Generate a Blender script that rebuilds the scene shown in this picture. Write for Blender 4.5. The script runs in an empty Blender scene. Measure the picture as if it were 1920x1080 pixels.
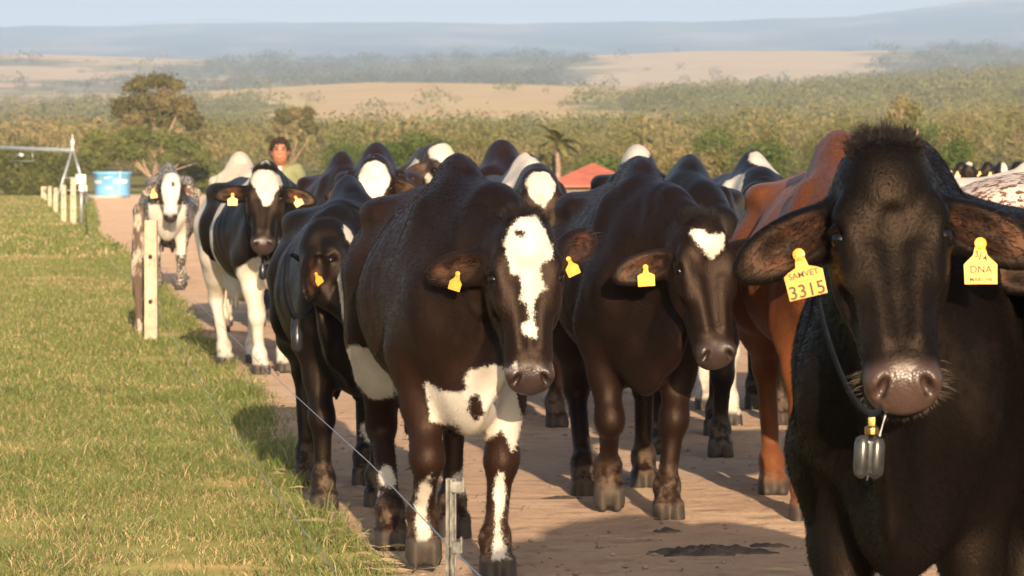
import bpy, bmesh, math, random
import numpy as np
from mathutils import Vector, Matrix, Euler
from math import radians as R, sin, cos, pi

# ---------------------------------------------------------------- camera, world, sun, exposure
SC = bpy.context.scene
COL = SC.collection
FPX = 7000.0                 # focal length in pixels of the 1920 px wide photograph
CAM_H = 1.40
PITCH = math.atan((540 - 315) / FPX)
cam_d = bpy.data.cameras.new("camera")
cam = bpy.data.objects.new("camera", cam_d)
COL.objects.link(cam)
cam.location = (0, 0, CAM_H)
cam.rotation_euler = (R(90) - PITCH, 0, 0)
cam_d.sensor_width = 36
cam_d.lens = FPX / 1920 * 36
cam_d.clip_start = 0.2
cam_d.clip_end = 60000
cam_d.dof.use_dof = True
cam_d.dof.focus_distance = 11.0
cam_d.dof.aperture_fstop = 15
SC.camera = cam

SUN_EL, SUN_AZ = R(13.0), R(6.5)      # the sun stands behind the camera, a little to the right
world = bpy.data.worlds.new("World")
SC.world = world
world.use_nodes = True
wn = world.node_tree.nodes
sky = wn.new("ShaderNodeTexSky")
sky.sky_type = 'NISHITA'
sky.sun_disc = False
sky.sun_elevation = SUN_EL
sky.sun_rotation = pi - SUN_AZ
sky.air_density = 1.0
sky.dust_density = 4.0
sky.ozone_density = 2.5
world.node_tree.links.new(sky.outputs[0], wn["Background"].inputs[0])
wn["Background"].inputs[1].default_value = 0.15
sun_d = bpy.data.lights.new("sun", 'SUN')
sun = bpy.data.objects.new("sun", sun_d)
COL.objects.link(sun)
sun_d.energy = 5.0
sun_d.angle = R(0.5)
sun_d.color = (1.0, 0.80, 0.58)
to_sun = Vector((sin(SUN_AZ) * cos(SUN_EL), -cos(SUN_AZ) * cos(SUN_EL), sin(SUN_EL)))
sun.rotation_euler = to_sun.to_track_quat('Z', 'Y').to_euler()
SC.view_settings.view_transform = 'Standard'
SC.view_settings.look = 'None'
SC.view_settings.exposure = 0.55
SC.view_settings.gamma = 1
SC.cycles.max_bounces = 5
SC.cycles.diffuse_bounces = 2
SC.cycles.glossy_bounces = 2
SC.cycles.transmission_bounces = 4
SC.cycles.transparent_max_bounces = 6
SC.cycles.volume_bounces = 0
SC.cycles.use_denoising = True

rng = np.random.default_rng(7)
random.seed(7)

# ---------------------------------------------------------------- small helpers
_cp, _sp = cos(PITCH), sin(PITCH)
def img(x, y, d):
    """World point at distance d along +Y that the photograph shows at pixel x, y."""
    a, b = (x - 960) / FPX, -(y - 540) / FPX
    yy, zz = _cp + b * _sp, -_sp + b * _cp
    t = d / yy
    return Vector((a * t, d, CAM_H + zz * t))
def gnd(x, y):
    """World point on the flat ground at pixel x, y."""
    a, b = (x - 960) / FPX, -(y - 540) / FPX
    yy, zz = _cp + b * _sp, -_sp + b * _cp
    t = -CAM_H / zz
    return Vector((a * t, yy * t, 0))

def tag(o, label=None, cat=None, group=None, kind=None):
    if label: o["label"] = label
    if cat: o["category"] = cat
    if group: o["group"] = group
    if kind: o["kind"] = kind
    return o
def link(name, data, parent=None, mat=None):
    o = bpy.data.objects.new(name, data)
    COL.objects.link(o)
    if parent is not None: o.parent = parent
    if mat is not None:
        for m in (mat if isinstance(mat, (list, tuple)) else [mat]): data.materials.append(m)
    return o
def empty(name, loc, rz=0.0, s=1.0):
    o = bpy.data.objects.new(name, None)
    COL.objects.link(o)
    o.location = loc; o.rotation_euler = (0, 0, rz); o.scale = (s, s, s)
    return o
def mesh_np(name, verts, faces, smooth=True):
    """faces: (n,3) or (n,4) int array"""
    me = bpy.data.meshes.new(name)
    verts = np.ascontiguousarray(verts, np.float32); faces = np.ascontiguousarray(faces, np.int32)
    n, k = faces.shape
    me.vertices.add(len(verts)); me.vertices.foreach_set("co", verts.ravel())
    me.loops.add(n * k); me.loops.foreach_set("vertex_index", faces.ravel())
    me.polygons.add(n)
    me.polygons.foreach_set("loop_start", np.arange(0, n * k, k, dtype=np.int32))
    me.polygons.foreach_set("loop_total", np.full(n, k, np.int32))
    me.polygons.foreach_set("use_smooth", np.full(n, smooth, bool))
    me.update(calc_edges=True)
    return me
def attr(me, name, vals, domain='POINT'):
    a = me.attributes.new(name, 'FLOAT', domain)
    a.data.foreach_set("value", np.ascontiguousarray(vals, np.float32))
def attr_col(me, name, vals, domain='POINT'):
    a = me.attributes.new(name, 'FLOAT_COLOR', domain)
    v = np.ones((len(vals), 4), np.float32); v[:, :3] = vals
    a.data.foreach_set("color", v.ravel())

class MB:
    """collects boxes, tubes and prisms and links them as one mesh object"""
    def __init__(s): s.v = []; s.f = []
    def raw(s, v, f):
        b = len(s.v); s.v += [tuple(p) for p in v]; s.f += [tuple(i + b for i in q) for q in f]
    def box(s, c, size, rot=None, taper=1.0):
        c = Vector(c); hx, hy, hz = [q / 2 for q in size]
        pts = []
        for z, t in ((-hz, 1), (hz, taper)):
            for x, y in ((-hx, -hy), (hx, -hy), (hx, hy), (-hx, hy)):
                p = Vector((x * t, y * t, z))
                if rot is not None: p = rot @ p
                pts.append(c + p)
        s.raw(pts, [(3, 2, 1, 0), (4, 5, 6, 7), (0, 1, 5, 4), (1, 2, 6, 5), (2, 3, 7, 6), (3, 0, 4, 7)])
    def tube(s, pts, rad, n=8, cap=True):
        pts = [Vector(p) for p in pts]
        if not isinstance(rad, (list, tuple)): rad = [rad] * len(pts)
        V = []; F = []
        for i, p in enumerate(pts):
            d = (pts[min(i + 1, len(pts) - 1)] - pts[max(i - 1, 0)]).normalized()
            u = d.orthogonal().normalized() if i == 0 else (u - d * u.dot(d)).normalized()
            w = d.cross(u)
            for j in range(n):
                a = 2 * pi * j / n
                V.append(p + (u * cos(a) + w * sin(a)) * rad[i])
        for i in range(len(pts) - 1):
            for j in range(n):
                k = (j + 1) % n
                F.append((i * n + j, i * n + k, (i + 1) * n + k, (i + 1) * n + j))
        if cap:
            F.append(tuple(range(n - 1, -1, -1))); F.append(tuple((len(pts) - 1) * n + j for j in range(n)))
        s.raw(V, F)
    def lathe(s, prof, c=(0, 0, 0), n=16, rot=None):
        V = []; F = []; c = Vector(c)
        for r, z in prof:
            for j in range(n):
                a = 2 * pi * j / n
                p = Vector((r * cos(a), r * sin(a), z))
                if rot is not None: p = rot @ p
                V.append(c + p)
        for i in range(len(prof) - 1):
            for j in range(n):
                k = (j + 1) % n
                F.append((i * n + j, i * n + k, (i + 1) * n + k, (i + 1) * n + j))
        F.append(tuple(range(n - 1, -1, -1))); F.append(tuple((len(prof) - 1) * n + j for j in range(n)))
        s.raw(V, F)
    def prism(s, poly, t, M=None):
        """flat outline poly in x, y, thickness t along z (centred), M a 4x4 matrix"""
        n = len(poly)
        V = [Vector((x, y, -t / 2)) for x, y in poly] + [Vector((x, y, t / 2)) for x, y in poly]
        if M is not None: V = [M @ p for p in V]
        F = [tuple(range(n - 1, -1, -1)), tuple(range(n, 2 * n))] + [(i, (i + 1) % n, n + (i + 1) % n, n + i) for i in range(n)]
        s.raw(V, F)
    def build(s, name, mat=None, parent=None, smooth=False, bevel=0.0):
        me = bpy.data.meshes.new(name)
        me.from_pydata(s.v, [], s.f)
        me.update()
        bm = bmesh.new(); bm.from_mesh(me)
        bmesh.ops.recalc_face_normals(bm, faces=bm.faces)
        if bevel > 0:
            bmesh.ops.bevel(bm, geom=[e for e in bm.edges if e.calc_face_angle(0) > 0.5], offset=bevel, segments=2, affect='EDGES', profile=0.7)
        bm.to_mesh(me); bm.free()
        me.polygons.foreach_set("use_smooth", np.full(len(me.polygons), smooth, bool))
        return link(name, me, parent, mat)

# ---------------------------------------------------------------- materials
class NT:
    def __init__(s, name):
        s.m = bpy.data.materials.new(name); s.m.use_nodes = True
        s.t = s.m.node_tree; s.bsdf = s.t.nodes["Principled BSDF"]; s.out = s.t.nodes["Material Output"]
    def n(s, typ, **kw):
        o = s.t.nodes.new("ShaderNode" + typ)
        for k, v in kw.items():
            if k == 'ins':
                for kk, vv in v.items(): s.put(o.inputs[kk], vv)
            else: setattr(o, k, v)
        return o
    def put(s, sock, v):
        if isinstance(v, bpy.types.NodeSocket): s.t.links.new(v, sock)
        elif isinstance(v, bpy.types.Node): s.t.links.new(v.outputs[0], sock)
        else:
            if hasattr(sock, 'default_value') and sock.type == 'RGBA' and len(v) == 3: v = (*v, 1)
            sock.default_value = v
    def math(s, op, a, b=0.0, clamp=False):
        o = s.n('Math', operation=op, use_clamp=clamp); s.put(o.inputs[0], a); s.put(o.inputs[1], b); return o.outputs[0]
    def attr(s, name):
        return s.n('Attribute', attribute_name=name)
    def mix(s, f, a, b, mode='MIX'):
        o = s.n('Mix', data_type='RGBA', blend_type=mode); s.put(o.inputs[0], f); s.put(o.inputs[6], a); s.put(o.inputs[7], b); return o.outputs[2]
    def noise(s, scale, vec=None, detail=3.0, rough=0.55, dist=0.0):
        o = s.n('TexNoise'); s.put(o.inputs['Scale'], scale); o.inputs['Detail'].default_value = detail
        o.inputs['Roughness'].default_value = rough; o.inputs['Distortion'].default_value = dist
        if vec is not None: s.put(o.inputs['Vector'], vec)
        return o.outputs['Fac']
    def coord(s, kind='Object', scale=None, rot=None):
        c = s.n('TexCoord').outputs[kind]
        if scale is None and rot is None: return c
        m = s.n('Mapping'); s.put(m.inputs['Vector'], c)
        if scale is not None: m.inputs['Scale'].default_value = scale
        if rot is not None: m.inputs['Rotation'].default_value = rot
        return m.outputs[0]
    def step(s, f, lo, hi):
        o = s.n('MapRange', interpolation_type='SMOOTHSTEP'); s.put(o.inputs[0], f); s.put(o.inputs[1], lo); s.put(o.inputs[2], hi); return o.outputs[0]
    def set(s, **kw):
        for k, v in kw.items(): s.put(s.bsdf.inputs[k.replace('_', ' ')], v)
        return s
    def bump(s, h, strength=0.3, dist=0.01):
        o = s.n('Bump'); o.inputs['Strength'].default_value = strength; o.inputs['Distance'].default_value = dist
        s.put(o.inputs['Height'], h); s.put(s.bsdf.inputs['Normal'], o.outputs[0]); return s
def simple(name, col, rough=0.6, metal=0.0, noise=None, bump=0.0, spec=0.5):
    k = NT(name); k.set(Roughness=rough, Metallic=metal); k.bsdf.inputs['Specular IOR Level'].default_value = spec
    if noise:
        amt, sc = noise
        f = k.noise(sc, k.coord(), 5)
        dark = tuple(c * (1 - amt) for c in col); lite = tuple(min(1, c * (1 + amt)) for c in col)
        k.set(Base_Color=k.mix(k.step(f, .3, .7), dark, lite))
        if bump: k.bump(k.noise(sc * 2, k.coord(), 6), bump)
    else: k.set(Base_Color=col)
    return k.m

# ---------------------------------------------------------------- distance fields: one continuous skin per animal
def axis(lo, hi, flo, fhi, fine, coarse):
    """grid lines from lo to hi, step fine inside [flo, fhi] and growing to coarse outside"""
    out = [flo]
    while out[-1] < fhi: out.append(out[-1] + fine)
    st = fine; a = out[-1]
    while a < hi: st = min(coarse, st * 1.15); a += st; out.append(a)
    pre = []; st = fine; a = flo
    while a > lo: st = min(coarse, st * 1.15); a -= st; pre.append(a)
    return np.array(pre[::-1] + out, np.float32)
class Field:
    def __init__(s, xs, ys, zs):
        s.xs, s.ys, s.zs = xs, ys, zs
        s.V = np.full((len(xs), len(ys), len(zs)), 0.4, np.float32)
    def sl(s, lo, hi):
        r = []
        for a, l, h in zip((s.xs, s.ys, s.zs), lo, hi):
            i, j = np.searchsorted(a, l), np.searchsorted(a, h); r.append(slice(max(i - 1, 0), j + 1))
        return tuple(r)
    def grid(s, q):
        return s.xs[q[0]][:, None, None], s.ys[q[1]][None, :, None], s.zs[q[2]][None, None, :]
    def add(s, lo, hi, fn, k):
        m = 2 * k + 0.05
        q = s.sl([a - m for a in lo], [a + m for a in hi]); X, Y, Z = s.grid(q)
        d = fn(X, Y, Z); a = s.V[q]
        if a.size == 0: return
        h = np.maximum(k - np.abs(a - d), 0) / k
        s.V[q] = np.minimum(a, d) - h * h * k * 0.25
    def cut(s, lo, hi, fn, k):
        m = 1.6 * k + 0.03
        q = s.sl([a - m for a in lo], [a + m for a in hi]); X, Y, Z = s.grid(q)
        d = -fn(X, Y, Z); a = s.V[q]
        if a.size == 0: return
        h = np.maximum(k - np.abs(a - d), 0) / k
        s.V[q] = np.maximum(a, d) + h * h * k * 0.25
    # primitives: c centre, r radii, M 3x3 with the local axes as rows
    def ell(s, c, r, k=0.03, M=None, cut=False):
        c = np.array(c, float); r = np.array(r, float); m = max(r)
        e = r if M is None else np.sqrt(((np.array(M).T * r) ** 2).sum(1))
        def fn(X, Y, Z):
            x, y, z = X - c[0], Y - c[1], Z - c[2]
            if M is not None:
                x, y, z = (M[i][0] * x + M[i][1] * y + M[i][2] * z for i in range(3))
            x, y, z = x / r[0], y / r[1], z / r[2]
            k0 = np.sqrt(x * x + y * y + z * z)
            k1 = np.sqrt((x / r[0]) ** 2 + (y / r[1]) ** 2 + (z / r[2]) ** 2) + 1e-9
            return k0 * (k0 - 1) / k1
        (s.cut if cut else s.add)(c - e, c + e, fn, k)
    def cone(s, a, b, ra, rb, k=0.03, lat=None, sl=1.0):
        """tapered limb from a to b; lat a unit vector along which it is flattened by sl"""
        a = np.array(a, float); b = np.array(b, float); m = max(ra, rb)
        ab = b - a; L2 = ab @ ab + 1e-9
        def fn(X, Y, Z):
            x, y, z = X - a[0], Y - a[1], Z - a[2]
            t = np.clip((x * ab[0] + y * ab[1] + z * ab[2]) / L2, 0, 1)
            x, y, z = x - t * ab[0], y - t * ab[1], z - t * ab[2]
            if lat is not None:
                w = (lat[0] * x + lat[1] * y + lat[2] * z) * (1 / sl - 1)
                x, y, z = x + w * lat[0], y + w * lat[1], z + w * lat[2]
            return (np.sqrt(x * x + y * y + z * z) - (ra + (rb - ra) * t)) * (min(1, sl) ** 0.5 if lat is not None else 1)
        s.add(np.minimum(a, b) - m, np.maximum(a, b) + m, fn, k)
    def loft(s, T, lo, hi, k, tf=None):
        """T: dict of profile arrays along t; tf maps x,y,z to t, lateral, vertical"""
        def fn(X, Y, Z):
            t, l, v = (X, Y, Z) if tf is None else tf(X, Y, Z)
            g = lambda c: np.interp(t, T['t'], T[c]).astype(np.float32)
            ce = g('c'); dv = v - ce
            hv = np.where(dv > 0, g('top') - ce, ce - g('bot'))
            hw = g('hw'); e = np.where(dv > 0, g('nu'), g('nl'))
            rho = ((np.abs(l) / hw) ** e + (np.abs(dv) / hv) ** e) ** (1 / e) + 1e-6
            rr = np.sqrt(l * l + dv * dv)
            d = np.where(rr > 1e-4, rr * (1 - 1 / rho), -np.minimum(hw, hv)) * 0.9
            return np.maximum(d, np.maximum(T['t'][0] - t, t - T['t'][-1]))
        s.add(lo, hi, fn, k)
def profile(rows, sig, cols=('t', 'top', 'bot', 'hw', 'c', 'nu', 'nl'), n=300):
    A = np.array(rows, float); t = np.linspace(A[0, 0], A[-1, 0], n); dt = t[1] - t[0]
    w = max(1, int(sig / dt)); kx = np.arange(-3 * w, 3 * w + 1); ker = np.exp(-0.5 * (kx / w) ** 2); ker /= ker.sum()
    out = {'t': t}
    for i, c in enumerate(cols[1:], 1):
        y = np.interp(t, A[:, 0], A[:, i])
        p = np.concatenate([2 * y[0] - y[1:3 * w + 1][::-1], y, 2 * y[-1] - y[-3 * w - 1:-1][::-1]])
        out[c] = np.convolve(p, ker, 'valid')
    out['hw'] = np.maximum(out['hw'], 0.004)
    return out
def surface_nets(F, smooth=1):
    V = F.V; ins = (V < 0).astype(np.int8)
    s = np.zeros(tuple(n - 1 for n in V.shape), np.int8)
    for a in (0, 1):
        for b in (0, 1):
            for c in (0, 1):
                s += ins[a:ins.shape[0] - 1 + a, b:ins.shape[1] - 1 + b, c:ins.shape[2] - 1 + c]
    act = (s > 0) & (s < 8)
    I, J, K = np.nonzero(act)
    cid = np.full(s.shape, -1, np.int32); cid[act] = np.arange(len(I))
    cv = {(a, b, c): V[I + a, J + b, K + c] for a in (0, 1) for b in (0, 1) for c in (0, 1)}
    acc = np.zeros((len(I), 3)); cnt = np.zeros(len(I))
    for p in cv:
        for ax in range(3):
            if p[ax]: continue
            q = list(p); q[ax] = 1; q = tuple(q)
            va, vb = cv[p], cv[q]; m = (va < 0) != (vb < 0)
            t = va[m] / (va[m] - vb[m])
            e = np.tile(np.array(p, float), (m.sum(), 1)); e[:, ax] = t
            acc[m] += e; cnt[m] += 1
    P = acc / cnt[:, None]
    pos = np.stack([F.xs[I] + P[:, 0] * (F.xs[I + 1] - F.xs[I]), F.ys[J] + P[:, 1] * (F.ys[J + 1] - F.ys[J]), F.zs[K] + P[:, 2] * (F.zs[K + 1] - F.zs[K])], 1)
    faces = []
    for ax in range(3):
        lo = [slice(1, n - 1) for n in V.shape]; hi = list(lo)
        lo[ax] = slice(0, V.shape[ax] - 1); hi[ax] = slice(1, V.shape[ax])
        A, B = ins[tuple(lo)], ins[tuple(hi)]
        E = np.argwhere(A != B)
        if len(E) == 0: continue
        up = A[tuple(E.T)] > 0
        o = [1, 1, 1]; o[ax] = 0
        E = E + o
        u, w = [(1, 2), (2, 0), (0, 1)][ax]
        du = np.zeros(3, int); du[u] = 1; dw = np.zeros(3, int); dw[w] = 1
        c = [cid[tuple((E - x).T)] for x in (du + dw, dw, 0 * du, du)]
        q = np.stack(c, 1); q[~up] = q[~up][:, ::-1]
        faces.append(q)
    f = np.concatenate(faces)
    e = np.concatenate([f[:, [0, 1]], f[:, [1, 2]], f[:, [2, 3]], f[:, [3, 0]]])
    n = len(pos); deg = np.bincount(e.ravel(), minlength=n).astype(float)
    for it in range(smooth * 2):
        lam = 0.5 if it % 2 == 0 else -0.3
        new = np.empty_like(pos)
        for ax in range(3):
            sm = np.bincount(e[:, 0], pos[e[:, 1], ax], n) + np.bincount(e[:, 1], pos[e[:, 0], ax], n)
            new[:, ax] = pos[:, ax] + lam * (sm / deg - pos[:, ax])
        pos = new
    return pos, f
def poly_sd(px, py, poly):
    """signed distance to a polygon, positive inside"""
    P = np.array(poly, float); d = np.full(px.shape, 1e9); ins = np.zeros(px.shape, bool)
    for i in range(len(P)):
        a, b = P[i], P[(i + 1) % len(P)]
        ex, ey = b - a; wx, wy = px - a[0], py - a[1]
        t = np.clip((wx * ex + wy * ey) / (ex * ex + ey * ey + 1e-12), 0, 1)
        d = np.minimum(d, (wx - t * ex) ** 2 + (wy - t * ey) ** 2)
        c = ((a[1] > py) != (b[1] > py)) & (px < (b[0] - a[0]) * (py - a[1]) / (b[1] - a[1] + 1e-12) + a[0])
        ins ^= c
    d = np.sqrt(d)
    return np.where(ins, d, -d)

# ---------------------------------------------------------------- the cow
TORSO = profile([
    (-1.035, 1.13, 1.07, .012, 1.10, 2, 2), (-1.02, 1.16, 1.00, .05, 1.08, 2, 2), (-.98, 1.21, .90, .12, 1.08, 2, 2), (-.90, 1.255, .82, .175, 1.07, 2, 2),
    (-.76, 1.285, .76, .225, 1.05, 1.8, 2.1), (-.60, 1.300, .72, .255, 1.02, 1.65, 2.2), (-.46, 1.298, .68, .27, .98, 1.6, 2.2),
    (-.28, 1.290, .625, .30, .95, 1.6, 2.2), (-.08, 1.290, .585, .335, .92, 1.6, 2.2), (.10, 1.325, .575, .325, .92, 1.5, 2.2),
    (.24, 1.385, .58, .285, .93, 1.35, 2.2), (.33, 1.395, .58, .26, .94, 1.3, 2.2), (.44, 1.345, .58, .235, .95, 1.4, 2.1), (.56, 1.26, .60, .205, .95, 1.6, 2.0),
    (.66, 1.18, .66, .165, .97, 2, 2), (.73, 1.14, .74, .11, .95, 2, 2), (.77, 1.05, .84, .05, .94, 2, 2), (.785, .97, .90, .01, .935, 2, 2)], .03)
HEAD = profile([
    (-.050, -.055, -.10, .02, -.08, 2, 2), (-.035, -.018, -.125, .052, -.08, 2.2, 2), (-.01, .006, -.15, .082, -.085, 2.3, 2), (.04, .018, -.17, .102, -.09, 2.5, 2.1),
    (.10, .020, -.195, .114, -.095, 2.8, 2.2), (.16, .014, -.208, .116, -.09, 3.0, 2.3), (.20, .007, -.208, .112, -.09, 3.1, 2.3), (.26, .000, -.195, .107, -.085, 3.0, 2.3),
    (.32, -.003, -.172, .099, -.08, 2.8, 2.3), (.38, -.004, -.150, .090, -.076, 2.7, 2.3), (.43, -.001, -.138, .082, -.072, 2.6, 2.3), (.465, .000, -.132, .078, -.068, 2.4, 2.3),
    (.495, -.008, -.126, .075, -.066, 2.3, 2.3), (.52, -.026, -.116, .063, -.066, 2.2, 2.2), (.537, -.046, -.092, .042, -.068, 2, 2), (.543, -.060, -.080, .012, -.069, 2, 2)], .007)
def ik(p, q, l1, l2, fwd):
    """joint in the x, z plane between p and q (tuples), bending to +x if fwd > 0"""
    dx, dz = q[0] - p[0], q[1] - p[1]; D = math.hypot(dx, dz); d = min(D, (l1 + l2) * .9995)
    a = (l1 * l1 - l2 * l2 + d * d) / (2 * d); h = math.sqrt(max(l1 * l1 - a * a, 0))
    ux, uz = dx / D, dz / D
    nx, nz = -uz, ux
    if nx * fwd < 0: nx, nz = -nx, -nz
    return (p[0] + ux * a + nx * h, p[1] + uz * a + nz * h)
def rotz(a): return np.array([[cos(a), -sin(a), 0], [sin(a), cos(a), 0], [0, 0, 1]])
class Cow:
    """all joints of one cow in its own frame: x forward, y to its left, z up; withers 1.39 m"""
    def __init__(s, poll=(1.02, 0, 1.36), yaw=0., pitch=65., roll=0., legs=None, ears=((0, 0), (0, 0)), hump=.0, girth=1., brisket=0., dewlap=.5, udder=True, turn=0., tail=True, headsize=1.0, fat=0.0, earlen=1.0, bony=1.0, eu=.095):
        s.eu = eu
        s.__dict__.update(poll=np.array(poll, float), hump=hump, girth=girth, brisket=brisket, dewlap=dewlap, udder=udder, tail=tail, hs=headsize, fat=fat, el=earlen, bony=bony)
        p = R(pitch)
        B = np.array([[cos(p), 0, sin(p)], [0, 1, 0], [-sin(p), 0, cos(p)]])        # columns u (nose), w (left), v (out of the face)
        r = R(roll)
        Rr = np.array([[1, 0, 0], [0, cos(r), -sin(r)], [0, sin(r), cos(r)]])
        s.HM = rotz(R(yaw)) @ B @ Rr
        L = {'fl': (0, 0), 'fr': (0, 0), 'hl': (0, 0), 'hr': (0, 0)}; L.update(legs or {})
        s.legs = L; s.ears = ears
    def h2c(s, u, w, v): return s.poll + s.HM @ (np.array([u, w, v], float) * s.hs)
    def c2h(s, P): return ((P - s.poll) @ s.HM) / s.hs
    def ear_frame(s, sd):
        q = s.ears[0 if sd > 0 else 1]; droop, opn = q[:2]; back = q[2] if len(q) > 2 else .18
        d, o = R(droop), R(opn)
        e = np.array([sin(d), sd * cos(d), -back]); e /= np.linalg.norm(e)
        g = np.array([sin(o), 0.12 * sd, cos(o)]); g -= e * (g @ e); g /= np.linalg.norm(g)
        f = np.cross(g, e)
        if f[0] > 0: f = -f            # f points up the ear (towards the poll)
        O = np.array([s.eu, sd * .094, -.098])
        M = np.stack([e, f, g])        # rows, head frame
        return O, M
    def ear2c(s, sd, e, f, g):
        O, M = s.ear_frame(sd); return s.h2c(*(O + M.T @ np.array([e, f, g], float)))
    def c2ear(s, sd, P):
        O, M = s.ear_frame(sd); return (s.c2h(P) - O) @ M.T
    def field(s, coarse, fine, tight=0.0):
        c = np.array([s.h2c(u, w, v) for u in (-.07, .56) for w in (-.31, .31) for v in (-.24, .05)])
        lo, hi = c.min(0), c.max(0)
        if tight:
            cc = np.array([s.h2c(u, w, v) for u in (-.03, .56) for w in (-.14, .14) for v in (-.16, .05)])
            lo2, hi2 = cc.min(0), cc.max(0)
        else: lo2, hi2 = lo, hi
        bx = (min(-1.12, lo[0]), max(1.0, hi[0] + .05)); wy = .40 * s.girth + .03
        by = (min(-wy, lo[1] - .05), max(wy, hi[1] + .05)); bz = (-.03, max(1.5 + s.hump, hi[2] + .05))
        F = Field(axis(bx[0], bx[1], lo2[0], hi2[0], fine, coarse), axis(by[0], by[1], lo2[1], hi2[1], fine, coarse), axis(bz[0], bz[1], lo2[2], hi2[2], fine, coarse))
        g = s.girth
        T = dict(TORSO); T['hw'] = TORSO['hw'] * g
        br = np.exp(-((T['t'] - .52) / .13) ** 2) * s.brisket
        T['bot'] = TORSO['bot'] - br
        F.loft(T, (-1.04, -.36 * g, .45), (.79, .36 * g, 1.4), .02)
        if s.hump: F.ell((.28, 0, 1.32), (.17, .075, .09 + s.hump), .10)
        F.ell((.29, 0, 1.345), (.15, .035, .035), .09)
        for y in (-1, 1):
            F.ell((-.53, y * .215 * g, 1.20), (.10, .045, .036), .14)                       # hook bones
            F.ell((-.99, y * .10, 1.15), (.04, .035, .04), .07)                            # pin bones
            F.ell((-.36, y * .335 * g, 1.06), (.12, .06 * s.bony, .12), .10, cut=True)               # hollow flank
            F.ell((-.76, y * .27 * g, 1.20), (.12, .055 * s.bony, .05), .09, cut=True)              # hollow between hook and pin
            F.ell((-.74, y * .145 * g, .93), (.19, .10, .27), .10)                          # thigh
            a = R(20); M = [[cos(a), 0, -sin(a)], [0, 1, 0], [sin(a), 0, cos(a)]]
            F.ell((.40, y * .150 * g, 1.00), (.115, .055, .27), .08, M)                     # shoulder blade
            F.ell((.58, y * .145 * g, .88), (.10, .075, .13), .11)                          # point of the shoulder
            F.ell((.42, y * .175 * g, .78), (.12, .075, .13), .08)                          # upper arm
            F.cone((-.50, y * .22 * g, .98), (-.55, y * .225 * g, .76), .11, .09, .10)      # stifle
        F.ell((.60, 0, .66 - s.brisket * .5), (.12, .09, .12), .08)                         # brisket
        if s.udder:
            F.ell((-.50, 0, .58), (.20, .135, .13), .08)
            for x in (-.40, -.56):
                for y in (-.07, .07): F.cone((x, y, .52), (x + .01, y * 1.1, .41), .022, .014, .03)
        # legs
        for n, lg in s.legs.items():
            hx, lift = lg[:2]; cv = lg[2] if len(lg) > 2 else .80
            y = 1 if n[1] == 'l' else -1; Y = .165 * g if n[0] == 'f' else .17 * g; Y *= y
            if n[0] == 'f':
                el = (.40 + hx * .15, .74); fx = .44 + hx
                fet = (fx - .035 - lift * .5, .135 + lift); kn = ik(el, fet, .36, .262, 1)
                E, Kn, Ft = (el[0], Y * 1.02, el[1]), (kn[0], Y * (.45 + .5 * cv), kn[1]), (fet[0], Y * cv, fet[1])
                Mi = tuple(.5 * E[i] + .5 * Kn[i] for i in range(3))
                F.cone(E, Mi, .090, .062, .07)
                F.cone(Mi, Kn, .062, .050, .04)
                F.ell((Kn[0] + .008, Kn[1], Kn[2]), (.056, .053, .068), .035)
                F.cone(Kn, Ft, .044, .035, .03)
            else:
                st = (-.55 + hx * .12, .78); fx = -.72 + hx
                fet = (fx - .05 - lift * .6, .14 + lift); hk = ik(st, fet, .43, .385, -1)
                E, Kn, Ft = (st[0], Y * 1.15, st[1]), (hk[0], Y * (.4 + .6 * cv), hk[1]), (fet[0], Y * cv, fet[1])
                F.cone((-.70, Y * 1.0, .95), (.6 * E[0] + .4 * Kn[0] - .03, Y * 1.08, .6 * E[2] + .4 * Kn[2]), .15, .085, .09)
                F.cone(E, Kn, .10, .052, .06)
                F.ell((Kn[0] - .012, Kn[1], Kn[2] + .01), (.062, .042, .07), .04)
                F.cone((Kn[0] - .045, Kn[1], Kn[2] + .03), (Kn[0] - .075, Kn[1], Kn[2] + .05), .026, .018, .03)
                F.cone(Kn, Ft, .043, .036, .03)
            F.ell((Ft[0] + .004, Ft[1], Ft[2]), (.052, .050, .052), .03)
            for q in (-1, 1): F.ell((Ft[0] - .052, Ft[1] + q * .028, Ft[2] - .025), (.016, .013, .022), .015)    # dew claws
            # pastern and the two claws
            tilt = min(lift * 5.5, 1.1)
            dx, dz = cos(-.9 - tilt), sin(-.9 - tilt)
            Pt = (Ft[0] + .10 * dx * .9, Ft[1], Ft[2] + .10 * dz)
            F.cone(Ft, Pt, .045, .048, .03)
            ca, sa = cos(-tilt), sin(-tilt)
            for q in (-1, 1):
                cxx, czz = .015, -.012
                C = (Pt[0] + cxx * ca - czz * sa, Pt[1] + q * .031, Pt[2] + cxx * sa + czz * ca)
                M = [[cos(-tilt - .1 * 0), 0, sin(-tilt)], [0, 1, 0], [-sin(-tilt), 0, cos(-tilt)]]
                Rm = np.array(M)
                def claw(X, Y_, Z, C=C, Rm=Rm):
                    x, y_, z = X - C[0], Y_ - C[1], Z - C[2]
                    x, z = Rm[0][0] * x + Rm[0][2] * z, Rm[2][0] * x + Rm[2][2] * z
                    sh = np.clip((z + .045) / .09, 0, 1)                  # the claw widens to the sole, slopes back to the top
                    x = x + sh * .022 - .006
                    rx, ry = .066 - .016 * sh, .033 - .004 * sh
                    dd = (np.sqrt((x / rx) ** 2 + (y_ / ry) ** 2) - 1) * ry
                    return np.maximum(dd, np.abs(z + .002) - .044)
                F.add((C[0] - .08, C[1] - .04, C[2] - .08), (C[0] + .08, C[1] + .04, C[2] + .08), claw, .012)
        # neck
        th = s.h2c(.05, 0, -.095); b0 = np.array([.42, 0, 1.04]); b1 = np.array([.58, 0, 1.07])
        mid = .5 * b1 + .5 * th + np.array([.0, 0, .03])
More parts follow.
